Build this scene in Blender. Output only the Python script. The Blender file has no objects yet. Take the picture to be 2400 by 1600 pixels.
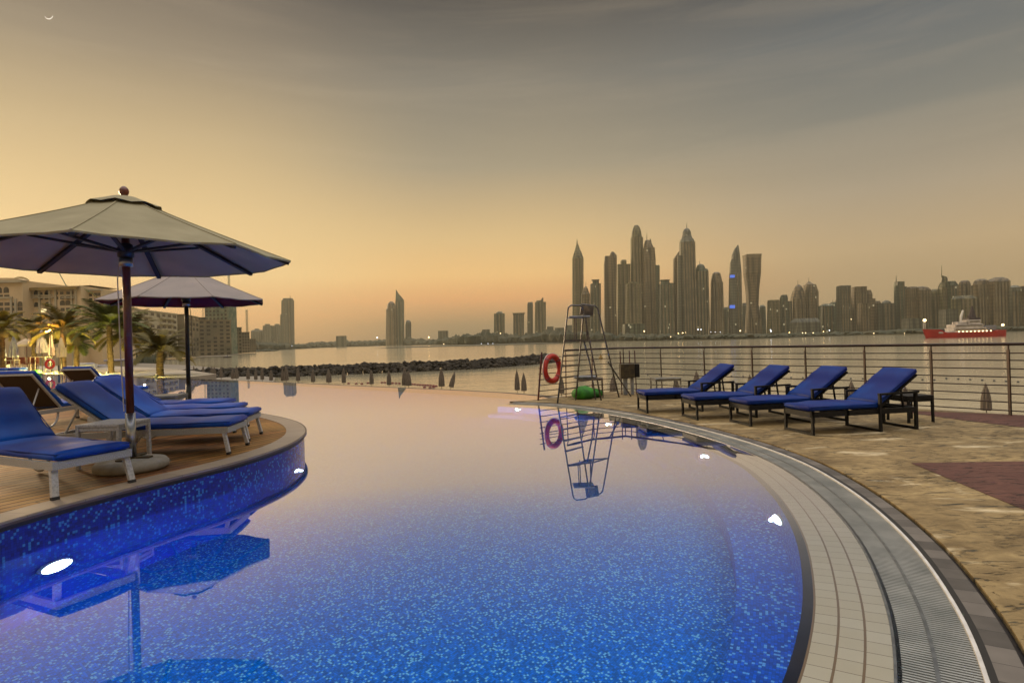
import bpy, bmesh, math, random
from mathutils import Vector, Matrix
PI = math.pi
S = bpy.context.scene
COL = S.collection
random.seed(7)

def lin(r, g, b, k=1.0):
    f = lambda c: (c/255/12.92 if c/255 <= .04045 else ((c/255+.055)/1.055)**2.4)*k
    return (f(r), f(g), f(b), 1)

# ---------------------------------------------------------------- camera
ROLL, FPX, CAMH = math.radians(1.6), 1390.0, 1.5
cd = bpy.data.cameras.new("camera"); cam = bpy.data.objects.new("camera", cd); COL.objects.link(cam)
cd.sensor_width = 36; cd.lens = 36*FPX/2400; cd.shift_y = -2/2400
cd.clip_start = .05; cd.clip_end = 60000
cr, sr = math.cos(ROLL), math.sin(ROLL)
cam.matrix_world = Matrix(((cr, sr, 0, 0), (0, 0, -1, 0), (-sr, cr, 0, CAMH), (0, 0, 0, 1)))
S.camera = cam

# ---------------------------------------------------------------- sky
world = bpy.data.worlds.new("World"); S.world = world; world.use_nodes = True
nt = world.node_tree; nt.nodes.clear(); N = nt.nodes.new; L = nt.links.new
SUN_EL, SUN_AZ = math.radians(9), math.radians(-48)
sky = N("ShaderNodeTexSky"); sky.sky_type = 'NISHITA'; sky.sun_disc = False
sky.sun_elevation = SUN_EL; sky.sun_rotation = SUN_AZ
tc = N("ShaderNodeTexCoord"); nrm = N("ShaderNodeVectorMath"); nrm.operation = 'NORMALIZE'
L(tc.outputs['Generated'], nrm.inputs[0])
sep = N("ShaderNodeSeparateXYZ"); L(nrm.outputs[0], sep.inputs[0])
def mrange(src, a, b, c=0, d=1, smooth=False, tree=None):
    m = (tree or nt).nodes.new("ShaderNodeMapRange"); (tree or nt).links.new(src, m.inputs[0])
    if smooth: m.interpolation_type = 'SMOOTHSTEP'
    m.inputs[1].default_value = a; m.inputs[2].default_value = b
    m.inputs[3].default_value = c; m.inputs[4].default_value = d
    return m.outputs[0]
# wispy high cloud streaks shift the lookup a little
mp = N("ShaderNodeMapping"); mp.inputs['Scale'].default_value = (1.6, 1.6, 16); mp.inputs['Rotation'].default_value = (0, math.radians(5), 0)
L(nrm.outputs[0], mp.inputs[0])
cn = N("ShaderNodeTexNoise"); cn.inputs['Scale'].default_value = 1.5; cn.inputs['Detail'].default_value = 7; cn.inputs['Roughness'].default_value = .62
cn.inputs['Distortion'].default_value = .5
L(mp.outputs[0], cn.inputs['Vector'])
t = mrange(sep.outputs['Z'], -.1, 1.0)
def ramp(tree, src, stops, interp='LINEAR'):
    r = tree.nodes.new("ShaderNodeValToRGB"); r.color_ramp.interpolation = interp
    e = r.color_ramp.elements
    e[0].position, e[0].color = stops[0]; e[1].position, e[1].color = stops[-1]
    for p, c in stops[1:-1]:
        q = e.new(p); q.color = c
    tree.links.new(src, r.inputs[0]); return r.outputs[0]
z = lambda v: (v+.1)/1.1
FILL_UP = (1.55, 1.42, 1.30, 1); FILL_UP2 = (1.75, 1.66, 1.6, 1)  # unseen overhead sky, brightened as added fill light for the decks
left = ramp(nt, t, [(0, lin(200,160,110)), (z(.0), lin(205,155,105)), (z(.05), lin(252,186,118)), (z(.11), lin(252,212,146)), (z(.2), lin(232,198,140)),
    (z(.3), lin(200,174,130)), (z(.4), lin(152,136,113)), (z(.5), lin(104,95,86)), (z(.6), (.5,.48,.46,1)), (z(.78), FILL_UP), (1, FILL_UP2)])
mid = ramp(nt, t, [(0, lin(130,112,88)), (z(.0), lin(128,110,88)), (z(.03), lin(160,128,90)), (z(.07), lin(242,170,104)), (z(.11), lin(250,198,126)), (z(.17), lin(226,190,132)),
    (z(.28), lin(166,152,126)), (z(.4), lin(128,122,110)), (z(.5), lin(78,75,72)), (z(.6), (.5,.48,.46,1)), (z(.78), FILL_UP), (1, FILL_UP2)])
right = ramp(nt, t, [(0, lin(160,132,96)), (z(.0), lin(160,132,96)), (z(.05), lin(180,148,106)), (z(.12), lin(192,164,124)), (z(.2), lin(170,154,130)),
    (z(.3), lin(128,126,117)), (z(.4), lin(100,105,107)), (z(.5), lin(60,66,74)), (z(.6), (.45,.46,.5,1)), (z(.78), FILL_UP), (1, FILL_UP2)])
def mixc(tree, fac, a, b, mode='MIX'):
    m = tree.nodes.new("ShaderNodeMix"); m.data_type = 'RGBA'; m.blend_type = mode
    for s, v in ((0, fac), (6, a), (7, b)):
        if hasattr(v, 'links') or hasattr(v, 'is_linked'): tree.links.new(v, m.inputs[s])
        else: m.inputs[s].default_value = v
    return m.outputs[2]
c1 = mixc(nt, mrange(sep.outputs['X'], -.45, -.08, smooth=True), left, mid)
c2 = mixc(nt, mrange(sep.outputs['X'], .0, .55, smooth=True), c1, right)
cl = mrange(cn.outputs[0], .42, .72, 0, 1, True)
band = mrange(sep.outputs['Z'], .06, .3, 0, 1, True)
mm = N("ShaderNodeMath"); mm.operation = 'MULTIPLY'; L(cl, mm.inputs[0]); L(band, mm.inputs[1])
mm2 = N("ShaderNodeMath"); mm2.operation = 'MULTIPLY'; L(mm.outputs[0], mm2.inputs[0]); mm2.inputs[1].default_value = .10
c3 = mixc(nt, mm2.outputs[0], c2, lin(206,184,152))
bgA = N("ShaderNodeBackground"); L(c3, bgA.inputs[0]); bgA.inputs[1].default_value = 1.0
bgB = N("ShaderNodeBackground"); L(sky.outputs[0], bgB.inputs[0]); bgB.inputs[1].default_value = .05*.1
ad = N("ShaderNodeAddShader"); L(bgA.outputs[0], ad.inputs[0]); L(bgB.outputs[0], ad.inputs[1])
wo = N("ShaderNodeOutputWorld"); L(ad.outputs[0], wo.inputs[0])

# ---------------------------------------------------------------- sun (low, hazy)
sd = bpy.data.lights.new("sun", 'SUN'); so = bpy.data.objects.new("sun", sd); COL.objects.link(so)
sd.energy = 2.2; sd.angle = math.radians(7); sd.color = (1, .72, .42)
so.rotation_euler = Vector((math.sin(SUN_AZ)*math.cos(SUN_EL), math.cos(SUN_AZ)*math.cos(SUN_EL), math.sin(SUN_EL))).to_track_quat('Z', 'Y').to_euler()
S.view_settings.view_transform = 'Standard'; S.view_settings.look = 'None'
S.view_settings.exposure = 0; S.view_settings.gamma = 1
S.cycles.max_bounces = 10; S.cycles.transmission_bounces = 6; S.cycles.diffuse_bounces = 3; S.cycles.glossy_bounces = 4
S.cycles.sample_clamp_indirect = 4; S.cycles.blur_glossy = .3
S.cycles.caustics_refractive = True; S.cycles.caustics_reflective = False

# ================================================================ helpers
def to3(x, y, D):
    """a point of the photograph at depth D"""
    dx, dy = x-1200, y-798
    return Vector((D*(dx*cr-dy*sr)/FPX, D, CAMH-D*(dx*sr+dy*cr)/FPX))

def link_mesh(name, bm, mat, parent=None, smooth=False):
    me = bpy.data.meshes.new(name)
    bm.normal_update(); bm.to_mesh(me); bm.free()
    if mat: me.materials.append(mat)
    if smooth:
        for p in me.polygons: p.use_smooth = True
    o = bpy.data.objects.new(name, me); COL.objects.link(o)
    if parent: o.parent = parent
    return o
obj = link_mesh
def tag(o, label=None, cat=None, group=None, kind=None):
    if label: o['label'] = label
    if cat: o['category'] = cat
    if group: o['group'] = group
    if kind: o['kind'] = kind
    return o
def thing(name, label, cat, loc=(0,0,0), rotz=0, group=None):
    o = bpy.data.objects.new(name, None); COL.objects.link(o)
    o.location = loc; o.rotation_euler = (0, 0, rotz); o.empty_display_size = .2
    return tag(o, label, cat, group)
def struct(name, bm, mat, smooth=False):
    return tag(link_mesh(name, bm, mat, None, smooth), kind='structure')
def dup(root, loc, rotz=None, label=None, scale=None):
    r = root.copy(); COL.objects.link(r); r.location = loc
    if rotz is not None: r.rotation_euler = (0, 0, rotz)
    if label: r['label'] = label
    if scale: r.scale = scale
    for ch in list(root.children):
        c = ch.copy(); COL.objects.link(c); c.parent = r
        for g in ch.children:
            d = g.copy(); COL.objects.link(d); d.parent = c
    return r

def B(): return bmesh.new()
def box(bm, x0, x1, y0, y1, z0, z1, M=None):
    vs = [bm.verts.new(v) for v in ((x0,y0,z0),(x1,y0,z0),(x1,y1,z0),(x0,y1,z0),(x0,y0,z1),(x1,y0,z1),(x1,y1,z1),(x0,y1,z1))]
    for f in ((0,3,2,1),(4,5,6,7),(0,1,5,4),(1,2,6,5),(2,3,7,6),(3,0,4,7)): bm.faces.new([vs[i] for i in f])
    if M:
        for v in vs: v.co = M @ v.co
    return vs
def rbox(bm, x0, x1, y0, y1, z0, z1, r, M=None, seg=3):
    t = bmesh.new(); box(t, x0, x1, y0, y1, z0, z1)
    bmesh.ops.bevel(t, geom=list(t.edges)+list(t.verts), offset=r, segments=seg, profile=.5, affect='EDGES')
    if M: t.transform(M)
    me = bpy.data.meshes.new('t'); t.to_mesh(me); t.free(); bm.from_mesh(me); bpy.data.meshes.remove(me)
def frame_at(d):
    d = d.normalized(); u = Vector((0,0,1)) if abs(d.z) < .95 else Vector((1,0,0))
    a = d.cross(u).normalized(); b = a.cross(d).normalized(); return a, b
def bar(bm, p, q, w, h=None):
    """rectangular bar from p to q, w wide, h high"""
    p, q = Vector(p), Vector(q); h = h or w; a, b = frame_at(q-p)
    ring = lambda c: [bm.verts.new(c+a*sx*w/2+b*sy*h/2) for sx, sy in ((-1,-1),(1,-1),(1,1),(-1,1))]
    r0, r1 = ring(p), ring(q)
    for i in range(4): bm.faces.new((r0[i], r0[(i+1)%4], r1[(i+1)%4], r1[i]))
    bm.faces.new(r0[::-1]); bm.faces.new(r1)
def tube(bm, pts, r, seg=8, closed=False, cap=True):
    pts = [Vector(p) for p in pts]; n = len(pts)
    rs = r if isinstance(r, (list, tuple)) else [r]*n
    rings = []
    a = None
    for i, p in enumerate(pts):
        if closed: d = pts[(i+1)%n]-pts[i-1]
        else: d = pts[min(i+1, n-1)]-pts[max(i-1, 0)]
        d.normalize()
        if a is None: a, _ = frame_at(d)
        else: a = (a-d*a.dot(d)).normalized()
        b = d.cross(a)
        rings.append([bm.verts.new(p+(a*math.cos(2*PI*k/seg)+b*math.sin(2*PI*k/seg))*rs[i]) for k in range(seg)])
    m = n if closed else n-1
    for i in range(m):
        A, Bq = rings[i], rings[(i+1)%n]
        for k in range(seg): bm.faces.new((A[k], A[(k+1)%seg], Bq[(k+1)%seg], Bq[k]))
    if cap and not closed:
        bm.faces.new(rings[0][::-1]); bm.faces.new(rings[-1])
def lathe(bm, prof, seg=16, c=(0,0,0), ph=0):
    c = Vector(c); rings = []
    for r, zz in prof:
        if r < 1e-5: rings.append([bm.verts.new(c+Vector((0,0,zz)))])
        else: rings.append([bm.verts.new(c+Vector((r*math.cos(2*PI*k/seg+ph), r*math.sin(2*PI*k/seg+ph), zz))) for k in range(seg)])
    for A, Q in zip(rings, rings[1:]):
        for k in range(seg):
            k2 = (k+1) % seg
            if len(A) == 1 and len(Q) == 1: continue
            if len(A) == 1: bm.faces.new((A[0], Q[k2], Q[k]))
            elif len(Q) == 1: bm.faces.new((A[k], A[k2], Q[0]))
            else: bm.faces.new((A[k], A[k2], Q[k2], Q[k]))
    if len(rings[0]) > 1: bm.faces.new(rings[0][::-1])
    if len(rings[-1]) > 1: bm.faces.new(rings[-1])
def prism(bm, poly, z0, z1, top=True, bottom=True, sides=True):
    a = [bm.verts.new((x, y, z0)) for x, y in poly]; b = [bm.verts.new((x, y, z1)) for x, y in poly]
    n = len(poly)
    if sides:
        for i in range(n): bm.faces.new((a[i], a[(i+1)%n], b[(i+1)%n], b[i]))
    if top: bm.faces.new(b)
    if bottom: bm.faces.new(a[::-1])
def sheet(bm, poly, zz):
    if isinstance(zz, (int, float)): vs = [bm.verts.new((x, y, zz)) for x, y in poly]
    else: vs = [bm.verts.new((p[0], p[1], h)) for p, h in zip(poly, zz)]
    f = bm.faces.new(vs); f.normal_update()
    if f.normal.z < 0: f.normal_flip()
    bmesh.ops.triangulate(bm, faces=[f])
def spline(pts, n=8, closed=False):
    out = []; m = len(pts)
    g = lambda i: Vector(pts[i % m]) if closed else Vector(pts[max(0, min(m-1, i))])
    for i in range(m if closed else m-1):
        p0, p1, p2, p3 = g(i-1), g(i), g(i+1), g(i+2)
        for k in range(n):
            s = k/n
            out.append(.5*((2*p1)+(p2-p0)*s+(2*p0-5*p1+4*p2-p3)*s*s+(3*p1-p0-3*p2+p3)*s**3))
    if not closed: out.append(g(m-1))
    return out
def offset(pts, d):
    out = []
    for i, p in enumerate(pts):
        a = pts[max(i-1, 0)]; b = pts[min(i+1, len(pts)-1)]
        t_ = (b-a).normalized(); out.append(Vector((p.x+t_.y*d, p.y-t_.x*d)))
    return out
def band_mesh(bm, A, Bq, za, zb, uv=None):
    """strip between two polylines, uv in metres: u along, v across"""
    lay = bm.loops.layers.uv.verify()
    va = [bm.verts.new((p.x, p.y, za)) for p in A]; vb = [bm.verts.new((p.x, p.y, zb)) for p in Bq]
    u = 0; us = [0]
    for i in range(1, len(A)): u += ((A[i]-A[i-1]).length+(Bq[i]-Bq[i-1]).length)/2; us.append(u)
    for i in range(len(A)-1):
        w = math.hypot((A[i]-Bq[i]).length, za-zb)
        f = bm.faces.new((va[i], va[i+1], vb[i+1], vb[i]))
        for lp, c in zip(f.loops, ((us[i], 0), (us[i+1], 0), (us[i+1], w), (us[i], w))): lp[lay].uv = c

# ================================================================ materials
def mat(name, base=(.5,.5,.5), rough=.6, metal=0, noise=None, bump=0, spec=.5, coat=0, trans=None):
    """principled with noise-driven colour variation: noise=(scale, colour2, low, high[, xyz stretch])"""
    m = bpy.data.materials.new(name); m.use_nodes = True; n = m.node_tree; b = n.nodes['Principled BSDF']
    b.inputs['Base Color'].default_value = (*base[:3], 1); b.inputs['Roughness'].default_value = rough
    b.inputs['Metallic'].default_value = metal; b.inputs['Specular IOR Level'].default_value = spec
    b.inputs['Coat Weight'].default_value = coat
    if noise or bump:
        tcn = n.nodes.new("ShaderNodeTexCoord"); mpn = n.nodes.new("ShaderNodeMapping"); n.links.new(tcn.outputs['Object'], mpn.inputs[0])
        nz = n.nodes.new("ShaderNodeTexNoise"); n.links.new(mpn.outputs[0], nz.inputs['Vector'])
        sc = noise[0] if noise else 20
        nz.inputs['Scale'].default_value = sc; nz.inputs['Detail'].default_value = 5
        if noise and len(noise) > 4: mpn.inputs['Scale'].default_value = noise[4]
        if noise:
            f = mrange(nz.outputs[0], noise[2], noise[3], tree=n)
            n.links.new(mixc(n, f, (*base[:3], 1), (*noise[1][:3], 1)), b.inputs['Base Color'])
        if bump:
            bp = n.nodes.new("ShaderNodeBump"); bp.inputs['Strength'].default_value = bump; bp.inputs['Distance'].default_value = .01
            n.links.new(nz.outputs[0], bp.inputs['Height']); n.links.new(bp.outputs[0], b.inputs['Normal'])
    return m
def emit(name, col, st):
    m = bpy.data.materials.new(name); m.use_nodes = True; n = m.node_tree; b = n.nodes['Principled BSDF']
    b.inputs['Base Color'].default_value = (*col[:3], 1)
    b.inputs['Emission Color'].default_value = (*col[:3], 1); b.inputs['Emission Strength'].default_value = st
    return m
def math_n(n, op, a, b=None, c=None):
    m = n.nodes.new("ShaderNodeMath"); m.operation = op
    for i, v in enumerate((a, b, c)):
        if v is None: continue
        if isinstance(v, (int, float)): m.inputs[i].default_value = v
        else: n.links.new(v, m.inputs[i])
    return m.outputs[0]

def mosaic(name, dark, light, frac=.86, tile=.026, use_uv=True, grout=None, rough=.25):
    """glass mosaic: random pale tiles among deep blue ones, thin joints"""
    m = bpy.data.materials.new(name); m.use_nodes = True; n = m.node_tree; b = n.nodes['Principled BSDF']
    tcn = n.nodes.new("ShaderNodeTexCoord"); mpn = n.nodes.new("ShaderNodeMapping")
    n.links.new(tcn.outputs['UV' if use_uv else 'Object'], mpn.inputs[0]); mpn.inputs['Scale'].default_value = (1/tile,)*3
    if not use_uv: mpn.inputs['Rotation'].default_value = (0, 0, math.radians(38))
    sp = n.nodes.new("ShaderNodeSeparateXYZ"); n.links.new(mpn.outputs[0], sp.inputs[0])
    ix = math_n(n, 'FLOOR', sp.outputs[0]); iy = math_n(n, 'FLOOR', sp.outputs[1])
    cb = n.nodes.new("ShaderNodeCombineXYZ"); n.links.new(ix, cb.inputs[0]); n.links.new(iy, cb.inputs[1])
    wn = n.nodes.new("ShaderNodeTexWhiteNoise"); wn.noise_dimensions = '2D'; n.links.new(cb.outputs[0], wn.inputs['Vector'])
    lightm = math_n(n, 'GREATER_THAN', wn.outputs['Value'], frac)
    var = mixc(n, math_n(n, 'MULTIPLY', wn.outputs['Value'], 1/frac), (*[c*.55 for c in dark[:3]], 1), (*[c*1.35 for c in dark[:3]], 1))
    col = mixc(n, lightm, var, (*light[:3], 1))
    fx = math_n(n, 'FRACT', sp.outputs[0]); fy = math_n(n, 'FRACT', sp.outputs[1])
    g = math_n(n, 'MAXIMUM', math_n(n, 'LESS_THAN', fx, .1), math_n(n, 'LESS_THAN', fy, .1))
    col = mixc(n, math_n(n, 'MULTIPLY', g, .7), col, (*(grout or [c*.35 for c in dark[:3]])[:3], 1))
    n.links.new(col, b.inputs['Base Color']); b.inputs['Roughness'].default_value = rough; b.inputs['Specular IOR Level'].default_value = .5 if rough < .5 else .1
    return m

M = {}
M['mosaic_wall'] = mosaic('mosaic_wall', (.004,.020,.30), (.03,.20,.58), .86, .021)
M['mosaic_pool'] = mosaic('mosaic_pool', (.001,.12,.64), (.16,.52,.92), .88, .019, rough=.7)
M['mosaic_floor'] = mosaic('mosaic_floor', (.001,.18,.74), (.20,.62,.95), .87, .0155, use_uv=False, rough=.7)
M['edge_tile'] = mat('edge_tile', (.004,.005,.016), .4, noise=(6, (.01,.012,.03), .4, .6), spec=.2)
M['white_metal'] = mat('white_metal', (.50,.50,.50), .45, noise=(60, (.36,.36,.37), .45, .6), bump=.2)
M['rattan'] = mat('rattan', (.50,.50,.48), .6, noise=(160, (.30,.30,.29), .45, .55), bump=.6)
M['dark_metal'] = mat('dark_metal', (.008,.008,.009), .5, noise=(30, (.016,.015,.015), .4, .7), spec=.2)
M['blue_fabric'] = mat('blue_fabric', (.001,.030,.26), .5, noise=(1.6, (.001,.085,.46), .4, .65), bump=.15, spec=.3)
M['navy_fabric'] = mat('navy_fabric', (.001,.012,.14), .55, noise=(1.8, (.001,.035,.22), .4, .65), bump=.15, spec=.2)
M['mesh_brown'] = mat('mesh_brown', (.035,.022,.012), .8, noise=(90, (.055,.036,.02), .4, .6), bump=.3)
M['canvas'] = mat('canvas', (.35,.31,.20), .85, noise=(2.5, (.27,.24,.15), .35, .7), bump=.1, spec=.15)
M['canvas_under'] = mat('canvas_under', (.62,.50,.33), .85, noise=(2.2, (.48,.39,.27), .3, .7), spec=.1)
M['canvas_mauve'] = mat('canvas_mauve', (.36,.31,.29), .85, noise=(2.0, (.29,.26,.25), .35, .7), spec=.1)
M['maroon_under'] = mat('maroon_under', (.16,.018,.02), .85, noise=(2.0, (.08,.01,.03), .3, .7), spec=.1)
M['wood_pole'] = mat('wood_pole', (.17,.035,.012), .35, noise=(8, (.07,.014,.008), .35, .65, (4,4,.4)), coat=.3)
M['dark_pole'] = mat('dark_pole', (.014,.018,.02), .4, noise=(9, (.03,.03,.03), .4, .6))
M['rib'] = mat('rib', (.01,.01,.014), .5, noise=(20, (.02,.02,.025), .4, .6))
M['steel'] = mat('steel', (.42,.43,.44), .28, 1, noise=(12, (.30,.31,.32), .4, .6))
M['steel_dark'] = mat('steel_dark', (.10,.10,.115), .3, .9, noise=(12, (.16,.15,.15), .4, .6))
M['rail_metal'] = mat('rail_metal', (.022,.013,.010), .4, .3, noise=(5, (.045,.022,.015), .4, .6))
M['post_red'] = mat('post_red', (.09,.012,.008), .4, .2, noise=(3, (.03,.012,.03), .4, .6))
M['concrete'] = mat('concrete', (.30,.28,.24), .85, noise=(9, (.22,.20,.16), .45, .7), bump=.4)
M['coping'] = mat('coping', (.40,.32,.26), .7, noise=(14, (.30,.23,.18), .4, .65), bump=.25)
M['ring_red'] = mat('ring_red', (.55,.025,.012), .45, noise=(8, (.42,.02,.01), .4, .6))
M['band_red'] = mat('band_red', (.30,.05,.04), .5)
M['white_paint'] = mat('white_paint', (.70,.68,.64), .5, noise=(10, (.55,.53,.5), .4, .65))
M['green_fabric'] = mat('green_fabric', (.05,.30,.015), .7, noise=(5, (.02,.14,.012), .35, .6), bump=.3)
M['grey_plastic'] = mat('grey_plastic', (.16,.17,.19), .5, noise=(8, (.22,.23,.25), .4, .6))
M['box_brown'] = mat('box_brown', (.07,.05,.02), .7, noise=(12, (.03,.022,.012), .4, .6))
M['umb_closed'] = mat('umb_closed', (.20,.16,.12), .9, noise=(6, (.10,.08,.06), .35, .65, (3,3,.3)), bump=.3)
M['umb_grey'] = mat('umb_grey', (.42,.40,.44), .9, noise=(6, (.26,.24,.30), .35, .65, (3,3,.3)), bump=.3)
M['umb_cream'] = mat('umb_cream', (.70,.55,.38), .9, noise=(3, (.6,.45,.3), .4, .6))
M['rock'] = mat('rock', (.022,.017,.011), .95, noise=(.6, (.065,.053,.036), .45, .65), bump=.8)
M['sand'] = mat('sand', (.30,.255,.19), .95, noise=(.05, (.22,.19,.15), .35, .65), bump=.2)
M['promenade'] = mat('promenade', (.34,.29,.23), .85, noise=(.4, (.24,.21,.17), .35, .65))
M['land'] = mat('land', (.10,.095,.065), .95, noise=(.01, (.06,.065,.04), .35, .65))
M['foliage_far'] = mat('foliage_far', (.045,.055,.035), .95, noise=(.05, (.09,.085,.05), .4, .65))
M['frond'] = mat('frond', (.09,.075,.008), .7, noise=(.7, (.17,.12,.012), .35, .65))
M['frond_green'] = mat('frond_green', (.07,.09,.008), .7, noise=(.7, (.14,.14,.012), .35, .65))
M['trunk'] = mat('trunk', (.12,.075,.035), .95, noise=(4, (.06,.035,.018), .4, .6, (1,1,5)), bump=.8)
M['hotel'] = mat('hotel', (.66,.50,.29), .9, noise=(.15, (.54,.41,.24), .35, .65))
M['hotel_roof'] = mat('hotel_roof', (.30,.20,.06), .9, noise=(.4, (.22,.15,.05), .4, .6))
M['hotel_pale'] = mat('hotel_pale', (.50,.43,.28), .9, noise=(.1, (.40,.35,.24), .35, .65))
M['scaffold'] = mat('scaffold', (.25,.26,.17), .9, noise=(.2, (.12,.16,.11), .4, .6))
M['window'] = mat('window', (.05,.045,.035), .25, noise=(.5, (.09,.08,.06), .4, .6))
M['window_lit'] = emit('window_lit', (1,.85,.45), 1.2)
M['red_hull'] = mat('red_hull', (.40,.006,.004), .6, noise=(.15, (.30,.005,.004), .4, .6))
M['ship_white'] = mat('ship_white', (.52,.47,.42), .6, noise=(.5, (.38,.34,.30), .4, .6))
M['ship_dark'] = mat('ship_dark', (.035,.02,.022), .6)
M['orange_paint'] = mat('orange_paint', (.60,.11,.02), .5, noise=(.8, (.42,.08,.02), .4, .6))
M['lamp_warm'] = emit('lamp_warm', (1,.62,.22), 14)
M['lamp_soft'] = emit('lamp_soft', (1,.72,.36), 4)
M['lamp_white'] = emit('lamp_white', (.85,.9,1), 3)
M['lamp_blue'] = emit('lamp_blue', (.08,.22,1), .6)
M['pool_lamp'] = emit('pool_lamp', (.75,.9,1), 14)
M['moon'] = emit('moon', (.85,.8,.72), .9)
M['buoy'] = mat('buoy', (.16,.02,.015), .6)
M['buoy_yellow'] = mat('buoy_yellow', (.25,.15,.03), .6)

def stone_tiles(name, cu, cv, c1_, c2_, joint, jw=.03, rough=.4, stagger=False, vshift=0):
    """tiles laid on uv metres: cu long, cv wide"""
    m = bpy.data.materials.new(name); m.use_nodes = True; n = m.node_tree; b = n.nodes['Principled BSDF']
    tcn = n.nodes.new("ShaderNodeTexCoord"); sp = n.nodes.new("ShaderNodeSeparateXYZ"); n.links.new(tcn.outputs['UV'], sp.inputs[0])
    u = math_n(n, 'DIVIDE', sp.outputs[0], cu); v = math_n(n, 'ADD', math_n(n, 'DIVIDE', sp.outputs[1], cv), vshift)
    cb = n.nodes.new("ShaderNodeCombineXYZ"); n.links.new(math_n(n, 'FLOOR', u), cb.inputs[0]); n.links.new(math_n(n, 'FLOOR', v), cb.inputs[1])
    wn = n.nodes.new("ShaderNodeTexWhiteNoise"); wn.noise_dimensions = '2D'; n.links.new(cb.outputs[0], wn.inputs['Vector'])
    nz = n.nodes.new("ShaderNodeTexNoise"); n.links.new(tcn.outputs['Object'], nz.inputs['Vector']); nz.inputs['Scale'].default_value = 9; nz.inputs['Detail'].default_value = 6
    f = math_n(n, 'ADD', math_n(n, 'MULTIPLY', wn.outputs['Value'], .6), math_n(n, 'MULTIPLY', nz.outputs[0], .45))
    col = mixc(n, f, (*c1_, 1), (*c2_, 1))
    ju = math_n(n, 'LESS_THAN', math_n(n, 'FRACT', u), jw*.35); jv = math_n(n, 'LESS_THAN', math_n(n, 'FRACT', v), jw)
    jm = math_n(n, 'MAXIMUM', ju, jv)
    n.links.new(mixc(n, jm, col, (*joint, 1)), b.inputs['Base Color']); b.inputs['Roughness'].default_value = rough
    bp = n.nodes.new("ShaderNodeBump"); bp.inputs['Strength'].default_value = .5; bp.inputs['Distance'].default_value = .004
    n.links.new(math_n(n, 'SUBTRACT', math_n(n, 'MULTIPLY', nz.outputs[0], .5), jm), bp.inputs['Height']); n.links.new(bp.outputs[0], b.inputs['Normal'])
    return m
M['lip_tile'] = stone_tiles('lip_tile', .115, .1167, (.76,.63,.44), (.86,.74,.56), (.30,.18,.09), .10, .35)
M['kerb_stone'] = stone_tiles('kerb_stone', .17, .5, (.03,.025,.02), (.20,.175,.15), (.01,.008,.006), .06, .5)
M['wall_cap'] = stone_tiles('wall_cap', .45, 1, (.24,.185,.135), (.34,.27,.20), (.09,.06,.045), .02, .6)

def plank_mat():
    m = bpy.data.materials.new('deck_wood'); m.use_nodes = True; n = m.node_tree; b = n.nodes['Principled BSDF']
    tcn = n.nodes.new("ShaderNodeTexCoord"); mpn = n.nodes.new("ShaderNodeMapping"); n.links.new(tcn.outputs['Object'], mpn.inputs[0])
    mpn.inputs['Rotation'].default_value = (0, 0, math.radians(-62))
    sp = n.nodes.new("ShaderNodeSeparateXYZ"); n.links.new(mpn.outputs[0], sp.inputs[0])
    v = math_n(n, 'DIVIDE', sp.outputs[1], .125); iv = math_n(n, 'FLOOR', v)
    u = math_n(n, 'ADD', math_n(n, 'DIVIDE', sp.outputs[0], 1.8), math_n(n, 'MULTIPLY', iv, .37))
    cb = n.nodes.new("ShaderNodeCombineXYZ"); n.links.new(iv, cb.inputs[1]); n.links.new(math_n(n, 'FLOOR', u), cb.inputs[0])
    wn = n.nodes.new("ShaderNodeTexWhiteNoise"); wn.noise_dimensions = '2D'; n.links.new(cb.outputs[0], wn.inputs['Vector'])
    mp2 = n.nodes.new("ShaderNodeMapping"); n.links.new(mpn.outputs[0], mp2.inputs[0]); mp2.inputs['Scale'].default_value = (1.2, 14, 1)
    gr = n.nodes.new("ShaderNodeTexNoise"); n.links.new(mp2.outputs[0], gr.inputs['Vector']); gr.inputs['Scale'].default_value = 4; gr.inputs['Detail'].default_value = 8
    big = n.nodes.new("ShaderNodeTexNoise"); n.links.new(mpn.outputs[0], big.inputs['Vector']); big.inputs['Scale'].default_value = .9; big.inputs['Detail'].default_value = 3
    f = math_n(n, 'ADD', math_n(n, 'MULTIPLY', wn.outputs['Value'], .65), math_n(n, 'MULTIPLY', gr.outputs[0], .4))
    col = mixc(n, f, (.05,.015,.004,1), (.33,.13,.035,1))
    col = mixc(n, mrange(big.outputs[0], .4, .68, 0, .5, tree=n), col, (.46,.27,.07,1))
    j = math_n(n, 'MAXIMUM', math_n(n, 'LESS_THAN', math_n(n, 'FRACT', v), .16), math_n(n, 'LESS_THAN', math_n(n, 'FRACT', u), .006))
    n.links.new(mixc(n, j, col, (.02,.01,.005,1)), b.inputs['Base Color'])
    n.links.new(mrange(gr.outputs[0], .3, .7, .55, .85, tree=n), b.inputs['Roughness']); b.inputs['Specular IOR Level'].default_value = .25
    bp = n.nodes.new("ShaderNodeBump"); bp.inputs['Strength'].default_value = .6; bp.inputs['Distance'].default_value = .006
    n.links.new(math_n(n, 'SUBTRACT', gr.outputs[0], math_n(n, 'MULTIPLY', j, 2)), bp.inputs['Height']); n.links.new(bp.outputs[0], b.inputs['Normal'])
    return m
M['deck_wood'] = plank_mat()

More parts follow.
